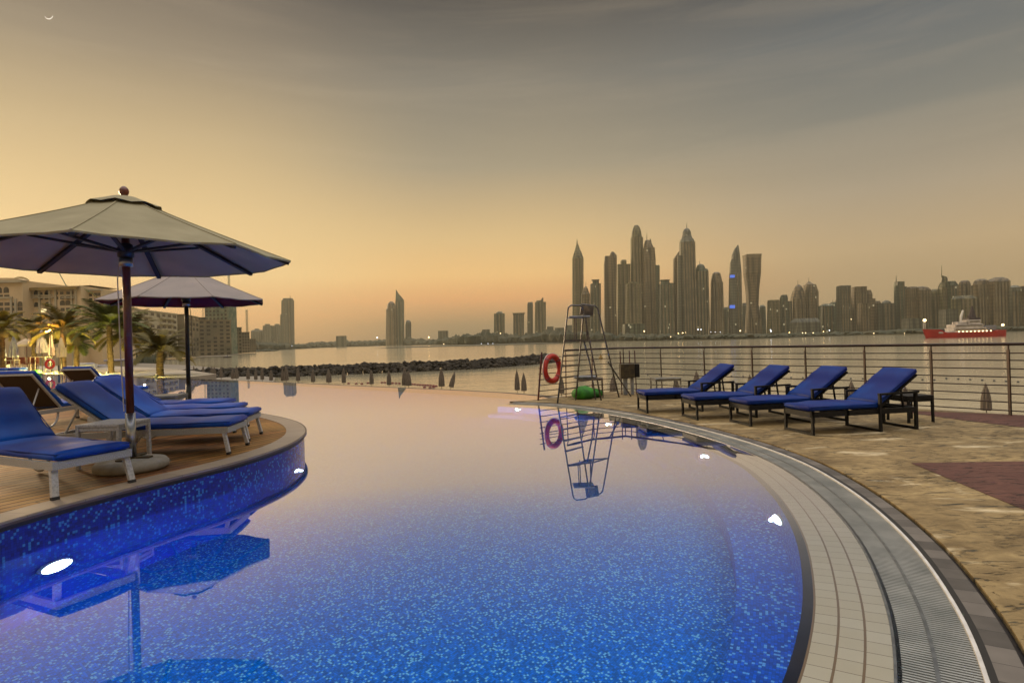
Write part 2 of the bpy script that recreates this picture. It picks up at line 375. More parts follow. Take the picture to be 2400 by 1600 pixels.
def stamped(name, c1_, c2_, cdark, cpale=None):
    """stamped rough concrete: blotches, dark pits in the grain, pale worn stains"""
    m = bpy.data.materials.new(name); m.use_nodes = True; n = m.node_tree; b = n.nodes['Principled BSDF']
    tcn = n.nodes.new("ShaderNodeTexCoord")
    def nz(scale, stretch, rot=0, detail=8, dist=0, w=0):
        mpn = n.nodes.new("ShaderNodeMapping"); n.links.new(tcn.outputs['Object'], mpn.inputs[0])
        mpn.inputs['Scale'].default_value = stretch; mpn.inputs['Rotation'].default_value = (0, 0, rot); mpn.inputs['Location'].default_value = (w, w*.7, 0)
        q = n.nodes.new("ShaderNodeTexNoise"); n.links.new(mpn.outputs[0], q.inputs['Vector']); q.inputs['Scale'].default_value = scale
        q.inputs['Detail'].default_value = detail; q.inputs['Distortion'].default_value = dist; q.inputs['Roughness'].default_value = .62; return q.outputs[0]
    big = nz(1.7, (1,1.2,1), .3, 9, .8); fine = nz(9, (1,1.3,1), .2, 10)
    pits = nz(5.5, (.7,2.4,1), .15, 5, 1.4); pale = nz(1.5, (.6,1.6,1), -.25, 9, .6, 3.3)
    col = mixc(n, mrange(big, .30, .64, tree=n), (*c1_, 1), (*c2_, 1))
    col = mixc(n, mrange(fine, .35, .72, 0, .55, tree=n), col, (*[c*.55 for c in c1_], 1))
    pm = math_n(n, 'MULTIPLY', mrange(pits, .56, .63, 0, .92, tree=n), mrange(nz(.7, (1,1,1), .5, 4, .5, 5.5), .38, .55, .15, 1, tree=n))
    col = mixc(n, pm, col, (*cdark, 1))
    crk = nz(2.3, (.5,2.0,1), -.35, 6, 2.2, 7.1)
    col = mixc(n, mrange(crk, .60, .63, 0, .85, tree=n), col, (*[c*.9 for c in cdark], 1))
    if cpale: col = mixc(n, mrange(pale, .59, .68, 0, .85, tree=n), col, (*cpale, 1))
    n.links.new(col, b.inputs['Base Color']); b.inputs['Roughness'].default_value = .7
    bp = n.nodes.new("ShaderNodeBump"); bp.inputs['Strength'].default_value = .9; bp.inputs['Distance'].default_value = .02
    h = math_n(n, 'SUBTRACT', math_n(n, 'ADD', math_n(n, 'MULTIPLY', fine, .5), big), pm)
    n.links.new(h, bp.inputs['Height']); n.links.new(bp.outputs[0], b.inputs['Normal'])
    return m
M['stamped_sand'] = stamped('stamped_sand', (.15,.095,.03), (.42,.30,.13), (.04,.035,.02), (.72,.60,.38))
M['stamped_maroon'] = stamped('stamped_maroon', (.085,.024,.014), (.14,.05,.03), (.03,.012,.01))

def grate_mat():
    """slotted stainless grating on uv metres"""
    m = bpy.data.materials.new('grate'); m.use_nodes = True; n = m.node_tree; b = n.nodes['Principled BSDF']
    tcn = n.nodes.new("ShaderNodeTexCoord"); nz = n.nodes.new("ShaderNodeTexNoise"); n.links.new(tcn.outputs['Object'], nz.inputs['Vector'])
    nz.inputs['Scale'].default_value = 4; nz.inputs['Detail'].default_value = 5
    n.links.new(mixc(n, mrange(nz.outputs[0], .35, .65, tree=n), (.40,.42,.41,1), (.58,.59,.57,1)), b.inputs['Base Color'])
    b.inputs['Metallic'].default_value = .6; b.inputs['Roughness'].default_value = .35
    return m
M['grate'] = grate_mat()

def water_mat(name, bumps=None, tint=(1,1,1), refl=1.0, rough=0):
    """clear pool water: refraction below, fresnel reflection on top"""
    m = bpy.data.materials.new(name); m.use_nodes = True; n = m.node_tree; n.nodes.clear()
    rf = n.nodes.new("ShaderNodeBsdfRefraction"); rf.inputs['IOR'].default_value = 1.33; rf.inputs['Roughness'].default_value = 0; rf.inputs['Color'].default_value = (*tint, 1)
    gl = n.nodes.new("ShaderNodeBsdfGlossy"); gl.inputs['Roughness'].default_value = rough; gl.inputs['Color'].default_value = (.86,.86,1,1)
    fr = n.nodes.new("ShaderNodeFresnel"); fr.inputs['IOR'].default_value = 1.33
    mx = n.nodes.new("ShaderNodeMixShader"); out = n.nodes.new("ShaderNodeOutputMaterial")
    n.links.new(math_n(n, 'MINIMUM', math_n(n, 'MULTIPLY', math_n(n, 'SUBTRACT', fr.outputs[0], .04), refl), .84), mx.inputs[0])
    n.links.new(rf.outputs[0], mx.inputs[1]); n.links.new(gl.outputs[0], mx.inputs[2]); n.links.new(mx.outputs[0], out.inputs['Surface'])
    if bumps:
        tcn = n.nodes.new("ShaderNodeTexCoord"); nz = n.nodes.new("ShaderNodeTexNoise"); n.links.new(tcn.outputs['Object'], nz.inputs['Vector'])
        nz.inputs['Scale'].default_value = bumps[0]; nz.inputs['Detail'].default_value = 2
        bp = n.nodes.new("ShaderNodeBump"); bp.inputs['Strength'].default_value = 1; bp.inputs['Distance'].default_value = bumps[1]
        n.links.new(nz.outputs[0], bp.inputs['Height'])
        for s in (rf, gl, fr): n.links.new(bp.outputs[0], s.inputs['Normal'])
    return m
M['pool_water'] = water_mat('pool_water', (1.1, .0006), (.95,.99,1), 4.0)

def sea_mat():
    m = bpy.data.materials.new('sea'); m.use_nodes = True; n = m.node_tree; b = n.nodes['Principled BSDF']
    tcn = n.nodes.new("ShaderNodeTexCoord")
    def nz(scale, st, d=3):
        mpn = n.nodes.new("ShaderNodeMapping"); n.links.new(tcn.outputs['Object'], mpn.inputs[0]); mpn.inputs['Scale'].default_value = st
        q = n.nodes.new("ShaderNodeTexNoise"); n.links.new(mpn.outputs[0], q.inputs['Vector']); q.inputs['Scale'].default_value = scale; q.inputs['Detail'].default_value = d; return q.outputs[0]
    big = nz(.02, (.5,1.5,1), 6)
    n.links.new(mixc(n, mrange(big, .35, .65, tree=n), (.30,.265,.175,1), (.44,.385,.26,1)), b.inputs['Base Color'])
    b.inputs['Roughness'].default_value = .12; b.inputs['IOR'].default_value = 1.5
    bp = n.nodes.new("ShaderNodeBump"); bp.inputs['Strength'].default_value = 1; bp.inputs['Distance'].default_value = .055
    h = math_n(n, 'ADD', nz(.8, (.6,1.3,1), 4), math_n(n, 'MULTIPLY', nz(.12, (.5,1.6,1), 3), 2.2))
    n.links.new(h, bp.inputs['Height']); n.links.new(bp.outputs[0], b.inputs['Normal'])
    return m
M['sea'] = sea_mat()

def tower_mat(name, dark, light, glow=.003):
    m = bpy.data.materials.new(name); m.use_nodes = True; n = m.node_tree; b = n.nodes['Principled BSDF']
    tcn = n.nodes.new("ShaderNodeTexCoord"); oi = n.nodes.new("ShaderNodeObjectInfo")
    sp = n.nodes.new("ShaderNodeSeparateXYZ"); n.links.new(tcn.outputs['Object'], sp.inputs[0])
    w = math_n(n, 'MULTIPLY', oi.outputs['Random'], 37.)
    cb = n.nodes.new("ShaderNodeCombineXYZ"); n.links.new(math_n(n, 'ADD', sp.outputs[0], w), cb.inputs[0]); n.links.new(sp.outputs[1], cb.inputs[1])
    n.links.new(math_n(n, 'MULTIPLY', sp.outputs[2], .01), cb.inputs[2])
    st = n.nodes.new("ShaderNodeTexNoise"); n.links.new(cb.outputs[0], st.inputs['Vector']); st.inputs['Scale'].default_value = .22; st.inputs['Detail'].default_value = 4
    col = mixc(n, mrange(st.outputs[0], .44, .57, tree=n), (*dark, 1), (*light, 1))
    fl = math_n(n, 'LESS_THAN', math_n(n, 'FRACT', math_n(n, 'DIVIDE', sp.outputs[2], 7.)), .4)
    col = mixc(n, math_n(n, 'MULTIPLY', fl, .35), col, (*[c*.45 for c in dark], 1))
    c2 = n.nodes.new("ShaderNodeCombineXYZ"); n.links.new(math_n(n, 'FLOOR', math_n(n, 'DIVIDE', math_n(n, 'ADD', sp.outputs[0], w), 3.2)), c2.inputs[0])
    n.links.new(math_n(n, 'FLOOR', math_n(n, 'DIVIDE', sp.outputs[2], 4.)), c2.inputs[1]); n.links.new(math_n(n, 'FLOOR', math_n(n, 'DIVIDE', sp.outputs[1], 3.2)), c2.inputs[2])
    wn = n.nodes.new("ShaderNodeTexWhiteNoise"); n.links.new(c2.outputs[0], wn.inputs['Vector'])
    n.links.new(col, b.inputs['Base Color']); b.inputs['Roughness'].default_value = .45
    b.inputs['Emission Color'].default_value = (1,.85,.5,1)
    n.links.new(math_n(n, 'MULTIPLY', math_n(n, 'GREATER_THAN', wn.outputs['Value'], 1-glow), .35), b.inputs['Emission Strength'])
    return m
M['tw_olive'] = tower_mat('tw_olive', (.04,.042,.02), (.20,.18,.085))
M['tw_brown'] = tower_mat('tw_brown', (.05,.04,.022), (.22,.165,.09))
M['tw_green'] = tower_mat('tw_green', (.022,.032,.022), (.12,.145,.09), .008)
M['tw_grey'] = tower_mat('tw_grey', (.04,.045,.035), (.16,.16,.11))
M['tw_trim'] = mat('tw_trim', (.24,.19,.11), .6, noise=(.05, (.14,.12,.075), .4, .6))
# ================================================================ pool basin and right-hand deck
V2 = lambda L_: [Vector(p) for p in L_]
W = spline(V2([(-3.6,-2.6),(-2.2,-1.55),(-.9,-.62),(.3,.42),(1.0,1.2),(1.55,1.9),(1.96,2.5),(2.34,3.19),(2.74,4.13),(3.05,5.17),(3.24,6.2),(3.30,7.0),(3.25,7.95),(3.12,8.8),(2.86,9.9),(2.46,11.1),(1.95,12.2),(1.36,13.15),(.7,13.85),(-.02,14.28)]), 7)
G0 = offset(W, -.33)           # inner edge of the grating
T0 = offset(W, -.68)           # inner edge of the pale tiles
ED = offset(W, -.735)          # pool wall
K1 = offset(W, .025); K2 = offset(W, .155)
DZ = .02

bm = B(); band_mesh(bm, T0, G0, -.028, -.006); struct('pool_edge_tiles', bm, M['lip_tile'])
bm = B(); band_mesh(bm, ED, T0, -.03, -.03); struct('pool_edge_border', bm, M['edge_tile'])
bm = B(); band_mesh(bm, ED, ED, -1.45, -.03); struct('pool_wall', bm, M['mosaic_pool'])
# bench step seen under water along the wall
ST = offset(W, -1.15)
bm = B(); band_mesh(bm, ST, ED, -.95, -.95); band_mesh(bm, ST, ST, -1.45, -.95); struct('pool_step', bm, M['mosaic_pool'])
bm = B(); band_mesh(bm, G0, K1, -.10, -.10); struct('drain_channel', bm, M['rib'])
# grating: bars across the channel, two edge rails and a middle rail
gr = thing('drain_grating', 'long curved stainless steel slotted grating round the pool edge', 'drain grating')
bm = B(); s_len = 0; step = .024; nxt = 0
for i in range(len(W)-1):
    a0, a1, b0, b1 = G0[i], G0[i+1], W[i], W[i+1]; seg = ((a1-a0).length+(b1-b0).length)/2
    while nxt < s_len+seg:
        f = (nxt-s_len)/seg; p = a0.lerp(a1, f); q = b0.lerp(b1, f); d = (q-p).normalized(); tx = Vector((d.y, -d.x))*.0058
        for zt in (.0,):
            vs = [bm.verts.new((c.x, c.y, h)) for h in (-.02, zt) for c in (p-tx, q-tx, q+tx, p+tx)]
            for f4 in ((4,5,6,7),(0,1,5,4),(2,3,7,6)): bm.faces.new([vs[k] for k in f4])
        nxt += step if (p.y < 9) else .03
    s_len += seg
obj('slots', bm, M['grate'], gr)
for nm, o0, o1, zt in (('edge_rail', -.33, -.318, .003), ('edge_rail', -.006, .012, .012), ('middle_rail', -.178, -.162, .003)):
    bm = B(); A_, B_ = offset(W, o0), offset(W, o1)
    band_mesh(bm, A_, B_, zt, zt); band_mesh(bm, A_, A_, -.02, zt); obj(nm, bm, M['white_paint'] if o1 > 0 else M['steel'], gr)
bm = B(); band_mesh(bm, offset(W, .012), K2, .014, .014); struct('stone_kerb_band', bm, M['kerb_stone'])
bm = B(); band_mesh(bm, K2, offset(W, .20), .014, -.02); struct('kerb_joint', bm, M['rib'])

RAIL = V2([(.62,14.55),(1.34,15.15),(2.12,15.95),(3.05,16.3),(3.86,15.4),(4.63,14.3),(5.38,13.3),(6.13,12.4),(6.89,11.6),(7.59,10.75),(8.28,9.9),(9.0,9.0),(9.75,8.05)])
RO = offset(RAIL, -.16)
deck = [(p.x, p.y) for p in offset(W, .19)] + [(-.1,14.45)] + [(p.x, p.y) for p in RO] + [(12,5.2),(16,0),(16,-8),(-6,-8)]
def slab(name, poly, z0, z1, m):
    bm = B(); sheet(bm, poly, z1)
    n = len(poly); a = [bm.verts.new((x, y, z0)) for x, y in poly]; b = [bm.verts.new((x, y, z1)) for x, y in poly]
    for i in range(n): bm.faces.new((a[i], a[(i+1)%n], b[(i+1)%n], b[i]))
    return struct(name, bm, m)
slab('stamped_concrete_deck', deck, -1.6, DZ, M['stamped_sand'])
bm = B(); sheet(bm, [(4.38,6.57),(5.6,6.47),(9.5,6.3),(9.5,.6),(5.6,2.3),(4.14,4.84),(4.10,4.9)][:1]+[(5.6,6.50),(9.5,6.35),(9.5,-1.5),(5.6,-1.5),(4.95,2.9)][:0]+[(5.6,6.50),(9.5,6.4),(9.5,1.0),(3.98,4.1)], DZ+.004); struct('maroon_deck_patch', bm, M['stamped_maroon'])
bm = B(); sheet(bm, [(6.95,10.95),(7.2,9.55),(7.42,8.75),(10,6.2),(10.6,6.9)]+[(p.x,p.y) for p in offset(RAIL, -.14)][:9:-1], DZ+.004); struct('maroon_deck_border', bm, M['stamped_maroon'])

# pool floor, infinity wall, water
INF = V2([(.95,15.0),(.68,15.85),(-.3,17.1),(-1.88,18.55),(-3.6,19.9),(-9.4,24.7),(-15.07,29.4),(-16.7,30.7)])
FAR = V2([(-18.6,32.3),(-22.6,34.9),(-33.4,42.6),(-43.5,50.3),(-62,64)])
water = [(p.x, p.y) for p in offset(W, -.30)] + [(.2,14.2),(.8,14.75)] + [(p.x, p.y) for p in INF+FAR] + [(-70,64),(-70,-6),(-3.5,-6)]
bm = B(); sheet(bm, water, 0.0)
struct('pool_water', bm, M['pool_water'])
floor = [(4,-8)] + [(4,4),(4.2,9),(3,14)] + [(p.x, p.y) for p in INF+FAR] + [(-72,66),(-72,-8)]
bm = B(); sheet(bm, floor, -1.42); struct('pool_floor', bm, M['mosaic_floor'])
bm = B()
pl = INF+FAR; po = offset(pl, .22)
band_mesh(bm, pl, pl, -1.45, -.006); band_mesh(bm, pl, po, -.006, -.006); band_mesh(bm, po, po, -.006, -3.4)
struct('infinity_edge_wall', bm, M['edge_tile'])

# ---------------------------------------------------------------- island with timber deck
ISL = spline(V2([(-3.82,2.6),(-3.80,3.4),(-3.72,4.3),(-3.52,5.0),(-3.28,5.6),(-3.02,6.2),(-2.86,6.9),(-2.83,7.6),(-2.98,8.4),(-3.38,9.3),(-3.95,10.1),(-4.65,10.85),(-5.6,11.8),(-7.0,12.9),(-9.0,14.2),(-12,15.4),(-16,16.2),(-22,16)]), 6)
ISL = [Vector((-4.3,1.4)), Vector((-4.0,2.0))] + ISL
island = [(p.x, p.y) for p in ISL] + [(-26,12),(-26,0),(-5.5,.8)]
def inner(d): return offset(ISL, -d)
ring_in = [(p.x, p.y) for p in inner(.24)]
bm = B(); sheet(bm, ring_in + [(-25.7,12),(-25.7,.4),(-5.3,1.1)], .292); struct('timber_deck', bm, M['deck_wood'])
bm = B(); A_ = offset(ISL, .035); B_ = inner(.24)
band_mesh(bm, A_, B_, .298, .298); band_mesh(bm, A_, A_, .262, .298); band_mesh(bm, A_, ISL, .262, .262); band_mesh(bm, B_, B_, .28, .298)
struct('island_coping', bm, M['wall_cap'])
bm = B(); band_mesh(bm, offset(ISL, .004), offset(ISL, .004), .222, .262); struct('coping_shade_strip', bm, M['rib'])  # dark strip painted in as the shadow gap under the coping
bm = B(); band_mesh(bm, ISL, ISL, -1.45, .262); struct('island_wall', bm, M['mosaic_wall'])

# ---------------------------------------------------------------- pool lights in the walls
def pool_lamp(x, y, nx, ny, z_, label, w=170, r=.11):
    n_ = Vector((nx, ny)).normalized()
    t = thing('underwater_lamp', label, 'pool light', (x, y, z_), math.atan2(n_.y, n_.x), 'lamps set in the pool walls')
    bm = B(); Mx = Matrix.Rotation(PI/2, 4, 'Y')
    tube(bm, [(-.02,0,0),(.012,0,0)], r*1.12, 20); obj('lamp_ring', bm, M['steel'], t, True)
    bm = B(); tube(bm, [(.013,0,0),(.03,0,0)], [r, r*.8], 20); obj('lens', bm, M['pool_lamp'], t, True)
    ld = bpy.data.lights.new('lamp_glow', 'POINT'); lo = bpy.data.objects.new('lamp_glow', ld); COL.objects.link(lo); lo.parent = t
    ld.energy = w*6.2; ld.color = (.42, .80, 1); ld.shadow_soft_size = .012
    lo.location = (.065, 0, 0); lo.rotation_euler = (0, -PI/2, 0)
    # a spot shines along its local -Z: turn that to +X, tipped a little down
    lo.rotation_euler = Vector((-1, 0, -.10)).to_track_quat('Z', 'Y').to_euler()
    return t
pool_lamp(-3.60, 4.62, .95, -.28, -.52, 'bright white lamp in the blue wall below the left lounger', 330, .12)
pool_lamp(-2.80, 7.55, 1, .05, -.36, 'small white lamp in the wall at the tip of the timber deck', 170, .09)
pool_lamp(2.26, 5.12, -1, .1, -.36, 'flaring lamp at the pale tiles on the right of the pool', 800, .10)
pool_lamp(2.49, 7.7, -1, -.15, -.32, 'small lamp under the pool edge in front of the loungers', 170, .08)
pool_lamp(1.72, 10.7, -.85, -.5, -.32, 'small lamp under the reflected bars of the railing', 150, .08)
pool_lamp(.1, 13.3, -.5, -.85, -.32, 'farthest lamp near the tip of the stone deck', 130, .08)
pool_lamp(1.05, 2.45, -.93, .4, -.45, 'lamp in the right pool wall below the picture', 560, .1)
pool_lamp(-3.62, 2.4, 1, .1, -.45, 'lamp in the island wall below the picture', 220, .1)
pool_lamp(-.5, .55, -.5, .8, -.45, 'lamp in the pool wall at the camera', 420, .1)

# ================================================================ railing
rl = thing('railing', 'brown metal railing with eight thin bars along the stone deck', 'railing')
ROWS = [.10,.24,.38,.52,.66,.80,.94,1.06]
bm = B(); tube(bm, [(p.x, p.y, 1.21) for p in RAIL[1:]], .026, 8); obj('handrail', bm, M['rail_metal'], rl, True)
for h in ROWS:
    bm = B(); tube(bm, [(p.x, p.y, h) for p in RAIL], .011, 6); obj('bar', bm, M['rail_metal'], rl, True)
for i, p in enumerate(RAIL):
    d = (RAIL[min(i+1, len(RAIL)-1)]-RAIL[max(i-1, 0)]).normalized(); nn = Vector((d.y, -d.x))
    bm = B(); k = .10 if i == 0 else .05
    if i == 0: bar(bm, (p.x-.02, p.y, DZ), (p.x+k, p.y, 1.2), .085, .04)
    else:
        bar(bm, (p.x, p.y, DZ), (p.x+nn.x*.03, p.y+nn.y*.03, 1.12), .05, .022)
        bar(bm, (p.x+nn.x*.03, p.y+nn.y*.03, 1.10), (p.x, p.y, 1.20), .02)
    o = obj('post', bm, M['post_red'] if i < 3 else M['rail_metal'], rl)
    if i == 0: o['label'] = 'broad red and blue end post'

cush_seed = [0]
def cushion(bm, x0, x1, hw, z0, z1, M_=None, amp=.006):
    cush_seed[0] += 1; rnd = random.Random(cush_seed[0]); n = 34; seg = 28
    f1, f2, p1_, p2_ = rnd.uniform(3, 5), rnd.uniform(7, 10), rnd.uniform(0, 6), rnd.uniform(0, 6)
    zc, th = (z0+z1)/2, (z1-z0)/2; rings = []
    for i in range(n+1):
        f = i/n; x = x0+(x1-x0)*f; e = min(f, 1-f)*(x1-x0); k = 1 if e > .045 else math.sqrt(max(.02, 1-(1-e/.045)**2))
        wob = amp*(math.sin(f*f1*2+p1_)+.5*math.sin(f*f2*2+p2_)); ring = []
        for s in range(seg):
            a = 2*PI*s/seg; c_, s_ = math.cos(a), math.sin(a)
            y = math.copysign(abs(c_)**.28, c_)*(hw*(1-.012*(1-k)*8)+wob*.6); zz = math.copysign(abs(s_)**.55, s_)*th*(.25+.75*k)
            zz += wob*(1.3 if s_ > 0 else .3)+(.010*(1-(y/hw)**2) if s_ > 0 else 0)
            v = Vector((x, y, zc+zz)); ring.append(bm.verts.new(M_ @ v if M_ else v))
        rings.append(ring)
    for a, b in zip(rings, rings[1:]):
        for s in range(seg): bm.faces.new((a[s], b[s], b[(s+1)%seg], a[(s+1)%seg]))
    bm.faces.new(rings[0]); bm.faces.new(rings[-1][::-1])
    bmesh.ops.recalc_face_normals(bm, faces=bm.faces)
def piping(x0, x1, hw, zz, M_, m, par):
    bm = B(); pts = [(x0+.012,-hw+.006,zz),(x0+.012,hw-.006,zz),(x1-.012,hw-.006,zz),(x1-.012,-hw+.006,zz)]; full = []
    for a, b in zip(pts, pts[1:]+pts[:1]):
        for k in range(8): full.append(Vector(a).lerp(Vector(b), k/8))
    tube(bm, [M_ @ p if M_ else p for p in full], .0055, 5, closed=True); return obj('piping', bm, m, par, True)
# ================================================================ dark loungers on the stone deck
def dark_lounger(label):
    t = thing('sun_lounger', label, 'sun lounger', group='dark framed loungers on the stone deck')
    hw = .325; m = M['dark_metal']
    bm = B()
    for sy in (-1, 1): bar(bm, (.0, sy*(hw-.02), .295), (1.75, sy*(hw-.02), .295), .04, .075)
    for x in (.02, .58, 1.12, 1.73): bar(bm, (x, -hw, .295), (x, hw, .295), .04, .075)
    obj('seat_frame', bm, m, t)
    bm = B()
    for sy in (-1, 1): bar(bm, (.02, sy*(hw-.018), .26), (.02, sy*(hw-.018), .0), .035)
    bar(bm, (.02, -hw, .018), (.02, hw, .018), .036); obj('front_leg_frame', bm, m, t)
    bm = B()
    for sy in (-1, 1): bar(bm, (1.73, sy*(hw-.018), .54), (1.73, sy*(hw-.018), .0), .04)
    bar(bm, (1.73, -hw, .018), (1.73, hw, .018), .036); obj('rear_leg_frame', bm, m, t)
    bm = B()
    for sy in (-1, 1): bar(bm, (1.10, sy*(hw+.012), .54), (1.10, sy*(hw+.012), .0), .036)
    bar(bm, (1.10, -hw, .018), (1.10, hw, .018), .03); obj('middle_leg_frame', bm, m, t)
    for sy in (-1, 1):
        bm = B(); bar(bm, (1.08, sy*(hw+.012), .545), (1.75, sy*(hw+.012), .56), .042, .03); obj('armrest', bm, m, t)
    bm = B(); cushion(bm, -.02, 1.17, .315, .335, .425)
    o = obj('seat_cushion', bm, M['navy_fabric'], t, True); piping(-.02, 1.17, .315, .405, None, M['navy_fabric'], o)
    a = math.radians(35); R = Matrix.Translation((1.13, 0, .335)) @ Matrix.Rotation(-a, 4, 'Y')
    bm = B(); cushion(bm, .0, .84, .315, .03, .115, R); o = obj('back_cushion', bm, M['navy_fabric'], t, True); piping(0, .84, .315, .098, R, M['navy_fabric'], o)
    bm = B(); box(bm, 0, .80, -.30, .30, .0, .028, R); obj('back_frame', bm, m, t)
    bm = B()
    for sy in (-1, 1):
        e = R @ Vector((.52, sy*.22, 0)); bar(bm, e, (1.60, sy*.22, .31), .022)
    bar(bm, (1.60, -.23, .31), (1.60, .23, .31), .02); obj('back_prop', bm, m, t)
    return t
def place(t, foot, ang): t.location = (foot[0], foot[1], DZ); t.rotation_euler = (0, 0, math.radians(ang))
A1 = dark_lounger('blue dark framed lounger nearest the dark side table, right end of the row')
def footpos(x, y, ang): a = math.radians(ang); return (x - .325*math.sin(a), y + .325*math.cos(a))
place(A1, footpos(4.26, 8.48, 10), 10)
for (x, y, ang, lb) in ((3.77,9.48,9,'blue dark framed lounger second from the right, beside the end one'), (3.18,10.34,7,'blue dark framed lounger second from the left in the deck row'),
                        (2.56,11.45,4,'blue dark framed lounger at the left end of the row, beside the small grey table')):
    f = footpos(x, y, ang); dup(A1, (f[0], f[1], DZ), math.radians(ang), lb)

def side_table(name, label, m, w, h, top_t=.03, leg=.03, loc=(0,0,0), rz=0, wd=None):
    t = thing(name, label, 'side table', loc, rz); wd = wd or w
    bm = B(); rbox(bm, -w/2, w/2, -wd/2, wd/2, h-top_t, h, .006, seg=2); obj('table_top', bm, m, t)
    bm = B()
    for a, b in (((-1,-1),(1,-1)),((1,-1),(1,1)),((1,1),(-1,1)),((-1,1),(-1,-1))):
        bar(bm, (a[0]*(w/2-.02), a[1]*(wd/2-.02), h-top_t-.02), (b[0]*(w/2-.02), b[1]*(wd/2-.02), h-top_t-.02), .02, .035)
    obj('apron', bm, m, t)
    for sx in (-1, 1):
        for sy in (-1, 1):
            bm = B(); bar(bm, (sx*(w/2-.02), sy*(wd/2-.02), h-top_t), (sx*(w/2-.015), sy*(wd/2-.015), 0), leg); obj('leg', bm, m, t)
    return t
side_table('side_table', 'low dark side table behind the right end lounger', M['dark_metal'], .46, .43, .06, .032, (6.42,9.62,DZ), math.radians(8))
side_table('side_table', 'small grey table beside the box on poles', M['steel'], .62, .50, .03, .03, (3.62,14.1,DZ), math.radians(5), .45)
side_table('side_table', 'low table with a pale rounded top behind the lifeguard chair', M['steel_dark'], .66, .48, .02, .025, (1.95,15.1,DZ), math.radians(-6), .45)
bm = B(); rbox(bm, -.34, .24, -.2, .2, 0, .05, .022); tag(obj('folded_towel', bm, M['grey_plastic'], None, True), 'folded pale grey pad lying on the low table by the lifeguard chair', 'towel').location = (1.88, 15.1, DZ+.48)

# box on poles
t = thing('control_box', 'brown box on thin poles beside the lifeguard chair', 'control box', (3.0,15.3,DZ))
bm = B(); rbox(bm, -.24, .12, -.12, .12, .44, .80, .012, seg=2); obj('cabinet', bm, M['box_brown'], t)
bm = B(); rbox(bm, .125, .25, -.10, .10, .45, .79, .012, seg=2); obj('side_panel', bm, M['dark_metal'], t)
for x, h in ((-.18,1.12),(.06,1.14),(.2,1.13)):
    bm = B(); tube(bm, [(x,.13,0),(x-.02,.13,h)], .014, 6); obj('pole', bm, M['post_red'], t)
bm = B(); rbox(bm, -.16, -.06, -.05, .05, 0, .44, .01, seg=1); rbox(bm, .03, .10, -.05, .05, 0, .44, .01, seg=1); obj('stand', bm, M['grey_plastic'], t)
# green bean bag
bm = B(); lathe(bm, [(0,0),(.26,.01),(.34,.08),(.36,.17),(.31,.26),(.18,.33),(.07,.36),(0,.365)], 24)
for v in bm.verts:
    a = math.atan2(v.co.y, v.co.x); k = 1+.05*math.sin(3*a+1)+.03*math.sin(7*a); v.co.x *= k*1.0; v.co.y *= k*.85; v.co.z *= 1+.06*math.sin(2*a)
o = obj('bean_bag', bm, M['green_fabric'], None, True); o.scale = (.82,.82,.85); o.location = (1.72, 14.62, DZ); tag(o, 'round green bean bag under the lifeguard chair', 'bean bag')
bm = B(); lathe(bm, [(0,0),(.17,.01),(.22,.07),(.21,.15),(.13,.22),(0,.25)], 18)
for v in bm.verts: v.co.x *= 1.2
o = obj('bean_bag', bm, M['green_fabric'], None, True); o.location = (2.03, 14.95, DZ); tag(o, 'smaller dark green bean bag behind the bigger one', 'bean bag')
o.scale = (.9,.9,.9)

# ---------------------------------------------------------------- lifeguard chair
t = thing('lifeguard_chair', 'tall steel lifeguard chair with ladder at the pool corner', 'lifeguard chair', (0,0,DZ))
def arch(name, foot, top0, top1, foot2, lower=True):
    bm = B(); H_ = 2.27
    f, a, b, g = [Vector((*p, 0)) for p in (foot, top0, top1, foot2)]
    pts = [f]
    for k in (.25,.5,.75): pts.append(f.lerp(Vector((a.x, a.y, H_-.12)), k))
    u = (b-a).normalized()
    pts += [Vector((a.x, a.y, H_-.13)), Vector((a.x, a.y, H_-.05))+u*.02, Vector((a.x, a.y, H_))+u*.09, Vector((b.x, b.y, H_))-u*.09, Vector((b.x, b.y, H_-.05))-u*.02, Vector((b.x, b.y, H_-.13))]
    for k in (.25,.5,.75): pts.append(Vector((b.x, b.y, H_-.13)).lerp(g, k))
    pts.append(g); tube(bm, pts, .019, 8); return obj(name, bm, M['steel_dark'], t, True)
P1, P2, P3, P4 = (1.02,13.8), (1.50,14.35), (2.62,14.75), (2.08,14.1)
Q1, Q2, Q3, Q4 = (1.33,13.95), (1.76,14.4), (2.13,14.5), (1.72,14.08)
arch('side_frame', P1, Q1, Q4, P4); arch('side_frame', P2, Q2, Q3, P3)
lv = lambda a, b, z_, H_=2.14: Vector((a[0]+(b[0]-a[0])*z_/H_, a[1]+(b[1]-a[1])*z_/H_, z_))
for z_ in (.30,.59,.86,1.10):
    bm = B(); a, b = lv(P1, Q1, z_), lv(P2, Q2, z_); bar(bm, a, b, .07, .022); obj('rung', bm, M['steel_dark'], t)
zp = 1.43; c4 = [lv(P1,Q1,zp), lv(P2,Q2,zp), lv(P3,Q3,zp), lv(P4,Q4,zp)]
bm = B(); vs = [bm.verts.new(c) for c in c4]+[bm.verts.new(c+Vector((0,0,.03))) for c in c4]
k1, k2 = .45, .45
bm.clear()
e1, e2 = c4[0].lerp(c4[3], .42), c4[1].lerp(c4[2], .42)
for quad in ((c4[0], c4[1], e2, e1),):
    a = [bm.verts.new(c) for c in quad]; b = [bm.verts.new(c+Vector((0,0,.035))) for c in quad]
    bm.faces.new(a[::-1]); bm.faces.new(b)
    for i in range(4): bm.faces.new((a[i], a[(i+1)%4], b[(i+1)%4], b[i]))
for a, b in ((c4[0], c4[3]), (c4[1], c4[2]), (c4[2], c4[3])): bar(bm, a, b, .03)
obj('platform', bm, M['steel_dark'], t)
